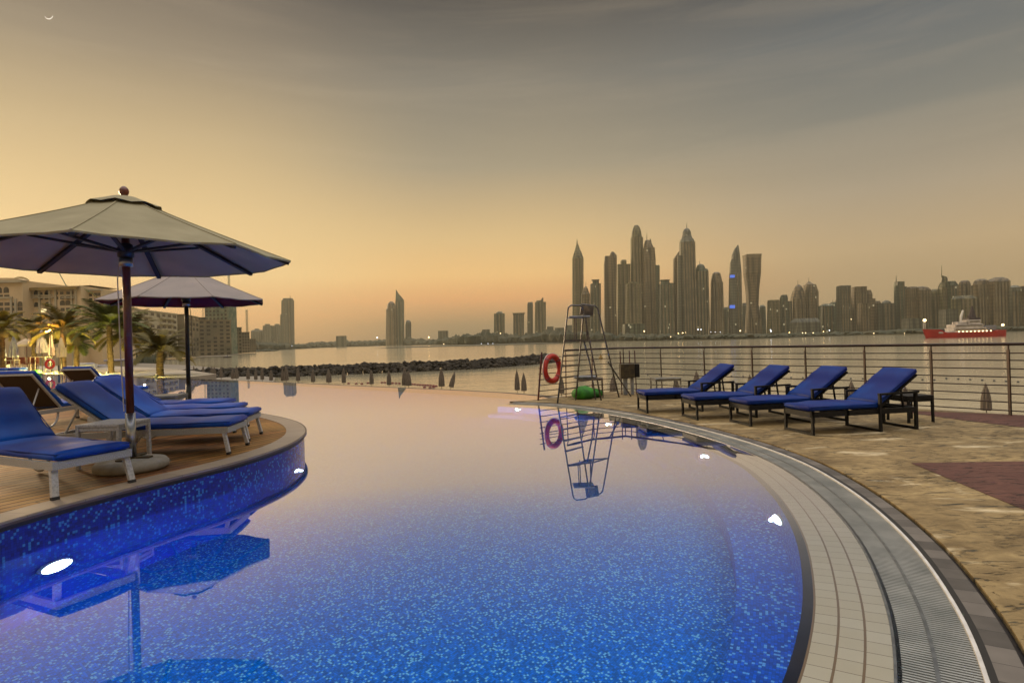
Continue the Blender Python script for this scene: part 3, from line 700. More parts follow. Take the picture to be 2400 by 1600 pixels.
sc_ = Vector((1.66, 14.25, 0))
bm = B()
for dx, dy in ((-.17,-.1),(-.1,.16),(.17,.12),(.12,-.16)): tube(bm, [(sc_.x+dx, sc_.y+dy, zp), (sc_.x+dx*.9, sc_.y+dy*.9, 1.98)], .014, 6)
obj('seat_support', bm, M['steel_dark'], t)
bm = B(); rbox(bm, -.27, .23, -.2, .2, -.025, .025, .02, Matrix.Translation((sc_.x-.02, sc_.y, 2.0))); obj('seat', bm, M['grey_plastic'], t, True)
bm = B(); rbox(bm, -.16, .16, -.015, .015, .02, .29, .014, Matrix.Translation((sc_.x+.15, sc_.y+.08, 2.02)) @ Matrix.Rotation(math.radians(8), 4, 'Y')); obj('backrest', bm, M['steel_dark'], t, True)
bm = B(); tube(bm, [(1.72,14.2,zp),(1.86,14.3,.9),(1.98,14.32,.0)], .02, 6); tube(bm, [(2.33,14.5,.9),(2.7,14.7,.35),(2.95,14.9,0)], .018, 6); obj('brace', bm, M['steel_dark'], t)

# ---------------------------------------------------------------- life rings
def life_ring(label, loc, rz, R_=.30, r_=.066):
    t = thing('life_ring', label, 'life ring', loc, rz)
    bm = B(); tube(bm, [(R_*math.cos(a), 0, R_*math.sin(a)) for a in [2*PI*k/36 for k in range(36)]], r_, 12, closed=True); obj('ring', bm, M['ring_red'], t, True)
    for q in range(4):
        bm = B(); a0 = q*PI/2+PI/4
        tube(bm, [(R_*math.cos(a0+s), 0, R_*math.sin(a0+s)) for s in (-.09,-.03,.03,.09)], r_*1.05, 12); obj('reflective_band', bm, M['band_red'], t, True)
    bm = B(); tube(bm, [((R_+r_*1.1+.02*abs(math.sin(2*a)))*math.cos(a), 0, (R_+r_*1.1+.02*abs(math.sin(2*a)))*math.sin(a)) for a in [2*PI*k/40 for k in range(40)]], .008, 6, closed=True); obj('rope', bm, M['white_paint'], t, True)
    return t
life_ring('red life ring hanging on the railing beside the lifeguard chair', (.96,14.45,.79), math.radians(50))
bm = B(); tube(bm, [(.66,14.53,.85),(1.30,15.02,.85)], .01, 6); o = tag(obj('hook_bar', bm, M['rail_metal']), 'short bar holding the red life ring on the railing', 'hook')

# ================================================================ parasols
def parasol(label, loc, R_, rim, apex, phase, mtop, munder, mpole, near=True):
    t = thing('parasol', label, 'parasol', loc)
    r0 = .24
    def ringpts(rr, zz, sag=0):
        out = []
        for k in range(8):
            a0 = phase+k*PI/4; a1 = a0+PI/4
            p = Vector((math.cos(a0)*rr, math.sin(a0)*rr, zz)); q = Vector((math.cos(a1)*rr, math.sin(a1)*rr, zz))
            for s in range(6):
                f = s/6; m_ = p.lerp(q, f); m_.z -= sag*math.sin(PI*f); 
                m_.z += .007*math.sin(k*2.1+s*1.9+rr*6)*math.sin(PI*f)*(rr/R_); out.append(m_)
        return out
    def canopy(dz, flip):
        bm = B(); rings = []
        for j in range(9):
            f = j/8; rr = r0+(R_-r0)*f; zz = apex+(rim-apex)*(f**.93)+dz
            rings.append([bm.verts.new(v) for v in ringpts(rr, zz, .02*f)])
        for a, b in zip(rings, rings[1:]):
            for k in range(48): bm.faces.new((a[k], b[k], b[(k+1)%48], a[(k+1)%48])[::(-1 if flip else 1)])
        return bm
    bm = canopy(0, False); obj('canopy', bm, mtop, t)
    bm = canopy(-.008, True); obj('canopy_lining', bm, munder, t)
    for k in range(8):
        bm = B(); a0 = phase+k*PI/4; c_, s_ = math.cos(a0), math.sin(a0); prev = None
        for j in range(9):
            f = j/8; rr = r0+(R_-r0)*f; q_ = Vector((c_*rr, s_*rr, apex+(rim-apex)*(f**.93)+.003))
            if prev: bar(bm, prev, q_, .016, .006)
            prev = q_
        obj('seam', bm, mtop, t)
    bm = B()   # hem
    e0 = ringpts(R_, rim, .02); e1 = [v-Vector((0,0,.018)) for v in ringpts(R_*.997, rim, .02)]
    a = [bm.verts.new(v) for v in e0]; b = [bm.verts.new(v) for v in e1]
    for k in range(48): bm.faces.new((a[k], b[k], b[(k+1)%48], a[(k+1)%48]))
    obj('hem', bm, mtop, t)
    bm = B(); rings = []
    for rr, zz, ruf in ((.02,apex+.085,0),(.12,apex+.075,0),(.2,apex+.04,.004),(.33,apex-.012,.012)):
        rings.append([bm.verts.new((math.cos(phase+k*PI/16)*rr, math.sin(phase+k*PI/16)*rr, zz+ruf*math.cos(k*PI/2*1.0))) for k in range(32)])
    for a, b in zip(rings, rings[1:]):
        for k in range(32): bm.faces.new((a[k], b[k], b[(k+1)%32], a[(k+1)%32]))
    bm.faces.new(rings[0]); obj('vent_cap', bm, mtop, t)
    bm = B(); lathe(bm, [(0,apex+.075),(.022,apex+.075),(.026,apex+.095),(.04,apex+.115),(.046,apex+.14),(.038,apex+.168),(.018,apex+.19),(0,apex+.196)], 14); obj('finial', bm, M['wood_pole'], t, True)
    hub = rim+.05
    bm = B(); tube(bm, [(0,0,.55 if near else .3),(0,0,apex+.08)], .037, 14); obj('pole', bm, mpole, t, True)
    bm = B(); lathe(bm, [(.04,hub-.05),(.075,hub-.04),(.075,hub+.05),(.06,hub+.09),(.04,hub+.1)], 14, (0,0,0)); obj('hub', bm, M['rib'], t, True)
    bm = B(); lathe(bm, [(.042,hub-.14),(.062,hub-.135),(.062,hub-.05),(.042,hub-.045)], 14); obj('collar', bm, M['steel'], t, True)
    for k in range(8):
        a0 = phase+k*PI/4; c_, s_ = math.cos(a0), math.sin(a0)
        bm = B(); bar(bm, (c_*.05, s_*.05, apex-.02), (c_*(R_-.02), s_*(R_-.02), rim-.03), .045, .03)
        rb = obj('rib', bm, M['rib'], t)
        f = .52; bm = B(); bar(bm, (c_*.06, s_*.06, hub+.02), (c_*R_*f, s_*R_*f, apex+(rim-apex)*f-.05), .032, .024); obj('strut', bm, M['rib'], t)
    return t
u1 = parasol('large open beige parasol with red wooden pole on a concrete base', (-3.92,6.06,.292), 1.58, 2.16, 2.70, math.radians(20), M['canvas'], M['canvas_under'], M['wood_pole'])
bm = B(); lathe(bm, [(0,0),(.30,0),(.335,.025),(.335,.07),(.31,.10),(.24,.115),(0,.12)], 32); obj('base', bm, M['concrete'], u1, True)
bm = B(); box(bm, -.2, .2, -.035, .035, .12, .135); box(bm, -.035, .035, -.2, .2, .121, .136); obj('base_cross', bm, M['box_brown'], u1)
bm = B(); tube(bm, [(0,0,.12),(0,0,.58)], .046, 14); obj('sleeve', bm, M['steel'], u1, True)
bm = B(); tube(bm, [(-.06,0,2.08),(-.085,-.01,1.95),(-.07,-.02,1.2),(-.05,-.02,.6)], .006, 5); obj('cord', bm, M['white_paint'], u1)
u2 = parasol('farther open mauve parasol with maroon lining and dark pole', (-6.02,11.0,.292), 1.42, 2.10, 2.64, math.radians(0), M['canvas_mauve'], M['maroon_under'], M['dark_pole'])
bm = B(); lathe(bm, [(0,0),(.30,0),(.335,.025),(.335,.07),(.31,.10),(.24,.115),(0,.12)], 24); obj('base', bm, M['concrete'], u2, True)
bm = B(); tube(bm, [(0,0,.12),(0,0,.58)], .046, 14); obj('sleeve', bm, M['dark_pole'], u2, True)
bm = B(); tube(bm, [(.05,0,2.1),(.09,-.01,1.8),(.10,-.02,1.1)], .006, 5); obj('cord', bm, M['rib'], u2)

# ================================================================ pale loungers on the timber deck
def white_lounger(label, back=37, group='pale framed loungers on the timber deck'):
    t = thing('sun_lounger', label, 'sun lounger', group=group); hw = .325; m = M['white_metal']
    bm = B()
    for sy in (-1, 1): bar(bm, (0, sy*(hw-.015), .275), (1.92, sy*(hw-.015), .275), .03, .065)
    bar(bm, (.015, -hw+.03, .275), (.015, hw-.03, .275), .03, .065); bar(bm, (1.9, -hw+.03, .275), (1.9, hw-.03, .275), .03, .05)
    obj('seat_frame', bm, M['rattan'], t)
    for sy in (-1, 1):
        bm = B(); bar(bm, (.05, sy*(hw-.03), .25), (-.0, sy*(hw-.01), .025), .052, .034); lg = obj('leg', bm, m, t)
        bm = B(); bar(bm, (-.0, sy*(hw-.01), .027), (-.004, sy*(hw-.01), 0), .056, .038); obj('foot_cap', bm, M['rib'], lg)
        bm = B(); tube(bm, [(1.45+.19*math.cos(a), sy*(hw-.03), .24+.22*math.sin(a)) for a in [PI+k*PI/12 for k in range(13)]], .017, 8); obj('wheel_loop', bm, m, t, True)
    a = math.radians(back); R = Matrix.Translation((1.22, 0, .30)) @ Matrix.Rotation(-a, 4, 'Y')
    bm = B(); cushion(bm, -.02, 1.24, .315, .305, .385); o = obj('seat_cushion', bm, M['blue_fabric'], t, True); piping(-.02, 1.24, .315, .368, None, M['navy_fabric'], o)
    bm = B(); cushion(bm, .0, .82, .315, .03, .11, R); o = obj('back_cushion', bm, M['blue_fabric'], t, True); piping(0, .82, .315, .094, R, M['navy_fabric'], o)
    bm = B()
    for sy in (-1, 1): bar(bm, R @ Vector((0, sy*.30, .015)), R @ Vector((.82, sy*.30, .015)), .03, .03)
    bar(bm, R @ Vector((.81, -.3, .015)), R @ Vector((.81, .3, .015)), .03, .03); obj('back_frame', bm, M['rattan'], t)
    bm = B(); box(bm, .02, .80, -.285, .285, .008, .02, R); obj('back_mesh', bm, M['mesh_brown'], t)
    bm = B()
    for sy in (-1, 1): tube(bm, [R @ Vector((.50, sy*.24, 0)), (1.78, sy*.26, .27)], .012, 6)
    tube(bm, [(1.78, -.27, .27), (1.78, .27, .27)], .012, 6)
    obj('back_prop', bm, m, t)
    return t
IZ = .296
def put(src, x, y, ang, label, back=None):
    a = math.radians(ang)
    if back is not None:
        o = white_lounger(label, back)
    else: o = dup(src, (0,0,0), 0, label)
    o.location = (x, y, IZ); o.rotation_euler = (0, 0, a); return o
WL = white_lounger('blue cushioned lounger nearest the camera at the left edge of the picture'); WL.location = (-3.66, 5.16, IZ); WL.rotation_euler = (0, 0, math.radians(155))
put(WL, -3.30, 7.08, 186, 'front lounger of the row of four, behind the pale table')
put(WL, -3.50, 8.0, 189, 'second lounger of the row of four, brightly lit back')
put(WL, -4.05, 8.8, 188, 'third lounger of the row of four, back seen edge on')
put(WL, -4.62, 9.62, 185, 'farthest lounger of the row of four, nearest the mauve parasol', 30)
put(WL, -7.78, 11.0, 270, 'lounger at the left edge seen from behind with brown underside', 45)
put(WL, -8.85, 13.9, 268, 'smaller lounger farther back seen from behind, right of the other', 43)
side_table('side_table', 'pale square table beside the red parasol pole', M['white_metal'], .48, .46, .03, .034, (-4.27,6.33,IZ), math.radians(-4))
side_table('side_table', 'grey side table behind the last lounger of the row', M['grey_plastic'], .48, .44, .04, .03, (-5.95,10.2,IZ), math.radians(5))
# ================================================================ sea, beach, far land
SEA = -5.2
SH = CAMH-SEA
def gp(x, y, zz=SEA):
    dx, dy = x-1200, y-798
    d = (CAMH-zz)*FPX/(dx*sr+dy*cr); return ((dx*cr-dy*sr)/FPX*d, d)
bm = B(); sheet(bm, [(-4400,-450),(4400,-450),(4400,5200),(-4400,5200)], SEA-.0); struct('sea', bm, M['sea'])
# seabed-side shelf of sand just under the terrace, then the waterline round the bay
shore = [(60,25)]+[gp(x_, y_, -4.75) for x_, y_ in ((2380,975),(2310,972),(2121,959),(1995,949),(1757,937),(1584,928),(1300,928),(1179,919),(1063,913),(951,909),(800,902),(673,896),(600,892))]
shore += [(-56,132),(-70,150),(-86,179),(-126,233),(-195,310),(-300,420),(-330,470),(-318,530),(-285,520),(-262,540),(-300,640),(-370,800),(-430,960),(-480,1100),(-540,1300),(-900,1500),(-2500,1500),(-2500,20),(-60,-60),(60,-60)]
import itertools
def terrain(name, poly, zz, m, edge_drop=.6):
    bm = B(); n = len(poly)
    sheet(bm, poly, zz)
    a = [bm.verts.new((x, y, zz)) for x, y in poly]
    cx = sum(p[0] for p in poly)/n; cy = sum(p[1] for p in poly)/n
    b = []
    for i in range(n):
        p = Vector(poly[i-1]); q = Vector(poly[(i+1)%n]); d = (q-p).normalized()
        b.append(bm.verts.new((poly[i][0]+d.y*4, poly[i][1]-d.x*4, zz-edge_drop)))
    for i in range(n): bm.faces.new((a[i], a[(i+1)%n], b[(i+1)%n], b[i]))
    return struct(name, bm, m)
terrain('beach', shore, -4.75, M['sand'])
# terrace behind the far edge of the pool
prom = [(p.x-.0, p.y+.25) for p in FAR] + [(-90,90),(-150,120),(-150,-20),(-72,-20),(-72,66)]
prom = [(-17.6,32.0),(-18.9,32.65),(-22.8,35.25),(-33.6,42.9),(-43.7,50.6),(-62.2,64.4),(-72.5,66.5),(-72.5,-10),(-200,-10),(-200,110),(-80,84),(-46,66),(-30,50),(-22,41),(-17.5,35)]
slab('promenade', prom, -4.9, .02, M['promenade'])

# ---------------------------------------------------------------- breakwater of boulders
random.seed(11)
bm = B(); path = V2([(-74,128),(-62,134),(-45,138),(-26,143),(-10,150),(4,166),(11,186)]); path = [v.to_3d() if False else v for v in spline(path, 10)]
def rockm(bm, c, s):
    t = bmesh.new(); bmesh.ops.create_icosphere(t, subdivisions=1, radius=1)
    for v in t.verts: v.co *= random.uniform(.72, 1.15)
    t.transform(Matrix.Translation(c) @ Matrix.Rotation(random.uniform(0, 6), 4, 'Z') @ Matrix.Diagonal((s*random.uniform(.8,1.3), s*random.uniform(.8,1.2), s*random.uniform(.6,.9), 1)))
    me = bpy.data.meshes.new('t'); t.to_mesh(me); t.free(); bm.from_mesh(me); bpy.data.meshes.remove(me)
for i in range(len(path)-1):
    p, q = path[i], path[i+1]; d = (q-p); n_ = Vector((d.y, -d.x)).normalized()
    for k in range(48):
        f = random.random(); s = random.uniform(-1, 1); hh = 2.2*(1-abs(s))**.8
        c = p.lerp(q, f)+n_*s*4.2
        rockm(bm, Vector((c.x, c.y, SEA-.2+hh+random.uniform(-.2,.15))), random.choice((.35,.45,.5,.6,.85)))
tag(obj('breakwater', bm, M['rock']), kind='stuff', label='dark boulder breakwater reaching out across the sea')

# ---------------------------------------------------------------- closed beach umbrellas
def closed_umbrella(name, label, cat, m, h=2.5, r=.27, group=None, pole=.45, low_r=None):
    t = thing(name, label, cat, group=group)
    bm = B(); low = pole+.05; seg = 16
    prof = [(.03,h-.02),(.07,h-.12),(r*.55,h*.8),(r*.82,h*.62),(r*.95,h*.45),(low_r or r, low+.1),((low_r or r)*.9, low)]
    rings = []
    for rr, zz in prof:
        rings.append([bm.verts.new((math.cos(k*2*PI/seg)*rr*(1.12 if k%2 else .84), math.sin(k*2*PI/seg)*rr*(1.12 if k%2 else .84), zz)) for k in range(seg)])
    for a, b in zip(rings, rings[1:]):
        for k in range(seg): bm.faces.new((a[k], b[k], b[(k+1)%seg], a[(k+1)%seg]))
    bm.faces.new(rings[0]); bm.faces.new(rings[-1][::-1])
    obj('folded_canopy', bm, m, t)
    bm = B(); tube(bm, [(0,0,0),(0,0,h+.08)], .03, 6); obj('pole', bm, M['box_brown'], t)
    return t
EY = [(440,887),(492,888.5),(673,897),(951,910),(1063,914),(1179,920),(1262,926),(1300,929),(1584,929),(1757,938),(1995,950),(2121,960),(2310,973)]
def edge_y(x):
    for a_, b_ in zip(EY, EY[1:]):
        if a_[0] <= x <= b_[0]: return a_[1]+(b_[1]-a_[1])*(x-a_[0])/(b_[0]-a_[0])
    return EY[-1][1]
# (x, y of the tip, height in photo px, words)
BU = [(454,858,30,'leftmost closed beach umbrella, just right of the dark parasol pole'),(476,857,32,'second closed beach umbrella right of the dark parasol pole'),
 (496,857,33,'third closed beach umbrella right of the dark parasol pole'),(502,858,32,'narrow closed beach umbrella touching its right neighbour near the breakwater start'),
 (518,857,35,'tall closed beach umbrella at the left end of the breakwater'),(545,865,30,'short closed beach umbrella left of a taller one at the breakwater start'),(554,857,38,'tallest closed beach umbrella near the left end of the breakwater'),
 (581,862,34,'closed beach umbrella alone after the tallest one'),(599,864,33,'closed beach umbrella, left of a pair before the dark rocks'),(614,860,36,'pointed closed beach umbrella with a short one on its right'),
 (635,866,30,'short pale closed beach umbrella before the dark rocks'),(662,864,34,'low closed beach umbrella pressed to the left of a taller one'),(670,857,42,'tall closed beach umbrella above the reflected lone tower'),
 (698,860,38,'closed beach umbrella just right of the reflected lone tower'),(733,866,34,'thin closed beach umbrella in front of the dark rocks'),(770,864,38,'wide closed beach umbrella in front of the dark rocks'),
 (805,861,42,'closed beach umbrella with pointed tip above the dark rocks'),(870,866,38,'closed beach umbrella standing where the row thins out'),(911,867,38,'narrow closed beach umbrella before the red buoy line'),
 (948,862,50,'broad closed beach umbrella, left half of the big pair'),(957,868,44,'broad closed beach umbrella, right half of the big pair'),(1034,863,50,'closed beach umbrella right of the red buoys'),
 (1054,870,42,'leaning closed beach umbrella at the end of the row'),(1211,867,56,'pointed reddish closed umbrella left of the red life ring'),(1227,874,50,'blunt closed umbrella left of the red life ring, right one of two'),
 (1584,883,62,'small closed umbrella behind the leftmost dark lounger'),(1632,870,66,'closed umbrella behind the back of the leftmost dark lounger'),(1757,879,66,'closed umbrella behind the second dark lounger from the left'),
 (1995,893,68,'closed umbrella seen between the two right dark loungers'),(2121,905,70,'closed umbrella hidden behind the right end dark lounger'),(2310,900,75,'closed umbrella seen through the bars at the right end of the railing'),
 (1437,880,62,'closed umbrella seen through the right leg of the lifeguard chair'),(1315,880,62,'dark closed umbrella behind the ladder of the lifeguard chair')]
proto = None
for i, (x, y, hp, lb) in enumerate(BU):
    hor = 798-(x-1200)*math.tan(ROLL); ye = edge_y(x)
    D = (CAMH+4.75)*FPX/(ye-hor+1.0); hgt = (ye+1-y)*D/FPX
    p = to3(x, y, D)
    if proto is None:
        proto = closed_umbrella('beach_umbrella', lb, 'beach umbrella', M['umb_closed'], 2.6, .30, 'closed umbrellas along the beach', .4); o = proto; o.location = (p.x, p.y, -4.75)
    else: o = dup(proto, (p.x, p.y, -4.75), random.uniform(0, 1), lb)
    k = {948:1.35, 957:1.2, 1034:1.25, 770:1.3, 554:1.2, 670:1.2, 1437:1.3, 1632:1.3, 1995:1.1}.get(x, 1)
    o.scale = (k, k, max(.7, hgt/2.6))
    if x == 1054: o.rotation_euler = (0, math.radians(16), .4)
# a few people-free far markers: buoys on lines
bproto = None; cnt = 0
pts = [(817,899),(835,899.5),(848,900),(862,898),(895,897),(902,897),(920,898.5),(928,899),(936,899),(966,901),(972,901.5),(979,902),(985,902.5),(991,903),(997,903.2),(1003,903.5),(1009,904),(1016,904.5),(1022,905),(995,908),(1008,909),(1016,908)]
for (x, y) in pts:
    q = gp(x, y, SEA)
    if bproto is None:
        bm = B(); lathe(bm, [(0,-.2),(.2,-.14),(.27,0),(.2,.16),(0,.22)], 10); bproto = obj('marker_buoy', bm, M['buoy'], None, True)
        tag(bproto, 'small dark red buoy floating on the line before the breakwater', 'buoy', 'dark red buoys on the line before the breakwater'); o = bproto
    else:
        o = bproto.copy(); COL.objects.link(o)
    o.location = (q[0], q[1], SEA)
b2 = None
for x in list(range(1490, 2400, 28)):
    y = 878+(x-1490)*.018+random.uniform(-.4,.4)
    if x > 2200: y = 886+(x-2200)*.05
    q = gp(x, y, SEA)
    if b2 is None:
        bm = B(); lathe(bm, [(0,-.1),(.12,-.05),(.15,.04),(.1,.12),(0,.15)], 8); b2 = obj('float', bm, M['rib'], None, True)
        tag(b2, 'tiny dark float on the line seen through the railing bars', 'float', 'tiny dark floats seen through the railing'); o = b2
    else: o = b2.copy(); COL.objects.link(o)
    o.location = (q[0], q[1], SEA)
q = gp(1408, 840); t = thing('channel_marker', 'cone topped yellowish marker buoy seen through the lifeguard chair', 'marker buoy', (q[0], q[1], SEA))
bm = B(); lathe(bm, [(0,-.2),(.75,-.1),(.75,.3),(.5,.4)], 14); obj('float', bm, M['buoy_yellow'], t); bm = B(); lathe(bm, [(.45,.4),(.12,1.5),(.05,1.9),(0,1.95)], 10); obj('cone', bm, M['buoy_yellow'], t)
q = gp(1056, 862); bm = B(); lathe(bm, [(0,-.2),(.4,0),(.3,.5),(0,.8)], 10); o = obj('marker_buoy', bm, M['buoy'], None, True); o.location = (q[0], q[1], SEA); tag(o, 'lone dark buoy in the calm water right of the breakwater rocks', 'buoy')

# small boat left
q = gp(533, 838); t = thing('motor_boat', 'small dark boat with a figure aboard on the bright water at left', 'boat', (q[0], q[1], SEA), .3)
bm = B(); 
def hull(bm, Lh, w, h, bow=.35, n=14):
    rings = []
    for i in range(n+1):
        f = i/n; x = -Lh/2+Lh*f; k = 1 if f < 1-bow else math.sqrt(max(0, 1-((f-(1-bow))/bow)**2)); k = max(k, .03)
        sh = h*(1+.35*max(0, (f-.6)/.4)**2)
        rings.append([bm.verts.new(v) for v in ((x,-w/2*k,sh),(x,-w/2*k*.8,0),(x,-w/2*k*.2,-.3*h),(x,w/2*k*.2,-.3*h),(x,w/2*k*.8,0),(x,w/2*k,sh))])
    for a, b in zip(rings, rings[1:]):
        for j in range(5): bm.faces.new((a[j], b[j], b[j+1], a[j+1]))
        bm.faces.new((a[5], b[5], b[0], a[0]))
    bm.faces.new(rings[0]); bm.faces.new(rings[-1][::-1])
hull(bm, 5.4, 1.9, .7); obj('hull', bm, M['ship_dark'], t)
bm = B(); rbox(bm, -1.3, .6, -.5, .5, .6, 1.25, .1); obj('cabin', bm, M['grey_plastic'], t)
bm = B(); lathe(bm, [(0,1.2),(.2,1.25),(.26,1.7),(.12,1.95),(.14,2.1),(0,2.25)], 8); obj('figure', bm, M['rib'], t, True)
q = gp(2003, 785); t = thing('white_boat', 'tiny white boat lying off the far shore', 'boat', (q[0], q[1], SEA), .2)
bm = B(); hull(bm, 9, 3, 1.3); obj('hull', bm, M['white_paint'], t); bm = B(); rbox(bm, -3.2, -.4, -1, 1, 1.2, 3.4, .2); rbox(bm, .6, 2.6, -1, 1, 1.2, 3.3, .2); obj('cabin', bm, M['white_paint'], t)

# ---------------------------------------------------------------- red ship
DS = 425.; c0 = to3(2256, 790.5, DS); ppm = FPX/DS
t = thing('ship', 'red hulled supply ship with pale superstructure lying off the far shore', 'ship', (c0.x, c0.y, SEA), math.radians(180+2))
# local +x is the bow, which points left in the picture; sizes in metres
def sx(px): return (2256-px)/ppm
bm = B(); n = 40; Lh = 61; rings = []
x0, x1 = sx(2356), sx(2160)
for i in range(n+1):
    f = i/n; x = x0+(x1-x0)*f
    k = min(1, (f/.06)**.5 if f < .06 else 1) if f < .06 else (1 if f < .72 else max(.02, 1-((f-.72)/.28)**2))
    sh = 3.7 if f < .78 else 3.7+min(1, (f-.78)/.06)*2.4+ (f-.84)*4 if f > .78 else 3.7
    if f < .16: sh = 4.6
    xb = x if f < .8 else x-(f-.8)*14
    rings.append([bm.verts.new(v) for v in ((x,-6*k,sh),(xb,-5.4*k,0),(xb,-4*k,-1.5),(xb,4*k,-1.5),(xb,5.4*k,0),(x,6*k,sh))])
for a, b in zip(rings, rings[1:]):
    for j in range(5): bm.faces.new((a[j], b[j], b[j+1], a[j+1]))
    bm.faces.new((a[5], b[5], b[0], a[0]))
bm.faces.new(rings[0]); bm.faces.new(rings[-1][::-1]); hl = obj('hull', bm, M['red_hull'], t)
def sbox(name, pxa, pxb, ya, yb, w, m, par=None, r=.2):
    """ship block between picture columns pxa..pxb and rows ya (top)..yb"""
    bm = B(); hor = 768.5; z1 = SH-(ya-hor)/ppm; z0 = SH-(yb-hor)/ppm
    rbox(bm, min(sx(pxa), sx(pxb)), max(sx(pxa), sx(pxb)), -w, w, z0, z1, r, seg=1); return obj(name, bm, m, par or t)
dh = sbox('deck_house', 2224, 2302, 768, 779, 4.6, M['ship_white'])
d2 = sbox('bridge_deck', 2228, 2296, 760, 768, 4.2, M['ship_white']); sbox('wheelhouse', 2262, 2292, 750, 760, 3.6, M['ship_white'], None)
sbox('upper_deck', 2238, 2260, 754, 760, 2.8, M['ship_white']); sbox('funnel_deck', 2266, 2293, 745, 750, 3, M['ship_dark'])
for px_a, px_b, py_, w_, par_ in ((2226,2300,772,4.6,dh),(2230,2294,763,4.2,d2),(2264,2290,754,3.6,None)):
    bm = B(); zc_ = SH-(py_-768.5)/ppm
    box(bm, sx(px_b)+.4, sx(px_a)-.4, w_+.02, w_+.10, zc_-.35, zc_+.35); obj('window_band', bm, M['window'], par_ or t)
for px_, py_ in ((2236,757),(2246,752),(2270,744),(2296,756),(2312,760),(2322,762)):
    bm = B(); tube(bm, [(sx(px_), 0, SH-(py_+6-768.5)/ppm), (sx(px_), 0, SH-(py_-5-768.5)/ppm)], .22, 5); obj('deck_post', bm, M['ship_dark'], t)
sbox('stern_house', 2302, 2330, 764, 776, 3.2, M['grey_plastic']); sbox('stern_gear', 2290, 2300, 760, 768, 3.0, M['ship_dark']); sbox('deck_cargo', 2184, 2208, 770, 776, 2.5, M['ship_dark']); sbox('bulwark', 2188, 2226, 776, 780, 5.2, M['ship_white'])
bm = B(); tube(bm, [(sx(2280), 0, SH-(745-768.5)/ppm), (sx(2281), 0, SH-(717-768.5)/ppm)], [2.6, .25], 8); tube(bm, [(sx(2276), 0, SH-(733-768.5)/ppm), (sx(2287), 0, SH-(733-768.5)/ppm)], .35, 6); obj('mast', bm, M['ship_dark'], t)
bm = B(); tube(bm, [(sx(2252), 0, SH-(757-768.5)/ppm), (sx(2254), 0, SH-(741-768.5)/ppm), (sx(2259), 0, SH-(727-768.5)/ppm)], [.5, .9, .6], 8); obj('crane', bm, M['white_paint'], t)
for px_ in (2163, 2167):
    bm = B(); tube(bm, [(sx(px_), 0, 5), (sx(px_), 0, SH-(750-768.5)/ppm)], .3, 6); obj('bow_mast', bm, M['ship_white'], t)
for px_, py_, r_ in ((2166, 748, 1.1), (2354, 764, .9)):
    bm = B(); bmesh.ops.create_icosphere(bm, subdivisions=2, radius=r_); bm.transform(Matrix.Translation((sx(px_), 0, SH-(py_-768.5)/ppm))); obj('deck_lamp', bm, M['lamp_soft'], t, True)
bm = B(); tube(bm, [(sx(2353), 0, 3.5), (sx(2354), 0, SH-(764-768.5)/ppm)], .25, 6); obj('stern_mast', bm, M['ship_dark'], t)
for k in range(9):
    bm = B(); bmesh.ops.create_icosphere(bm, subdivisions=1, radius=.5); px_ = 2232+k*9.5; bm.transform(Matrix.Translation((sx(px_), 4.7 if True else 0, 4.2))); 
    bm.transform(Matrix.Translation((0, 1.2, 0))); obj('side_lamp', bm, M['lamp_soft'], t, True)

# ================================================================ towers across the water
def loft(bm, rings, kind='sq', depth=.8, D=0, twist=0, c=None):
    """rings = [(x0, x1, y) ...] in picture px at depth D, bottom first; each ring becomes a real cross-section"""
    segs = {'sq':4, 'oct':8, 'rnd':16}[kind]; out = []
    for j, (xa, xb, y) in enumerate(rings):
        a = to3(xa, y, D); b = to3(xb, y, D); w = max((b.x-a.x)/2, .3); cx = (a.x+b.x)/2; zc = (a.z+b.z)/2
        ang = twist*j/max(1, len(rings)-1); ring = []
        for k in range(segs):
            if kind == 'sq': px_, py_ = ((-1,-1),(1,-1),(1,1),(-1,1))[k]
            elif kind == 'oct': px_, py_ = ((-.55,-1),(.55,-1),(1,-.5),(1,.5),(.55,1),(-.55,1),(-1,.5),(-1,-.5))[k]
            else: th = 2*PI*k/segs-PI/2; px_, py_ = math.cos(th), math.sin(th)
            X, Y = px_*w, py_*w*depth
            if ang: X, Y = X*math.cos(ang)-Y*math.sin(ang), X*math.sin(ang)+Y*math.cos(ang)
            ring.append(bm.verts.new((cx+X-c.x, Y, zc-c.z)))
        out.append(ring)
    for a, b in zip(out, out[1:]):
        for k in range(segs): bm.faces.new((a[k], a[(k+1)%segs], b[(k+1)%segs], b[k]))
    bm.faces.new(out[0][::-1]); bm.faces.new(out[-1])
LAND = -4.0
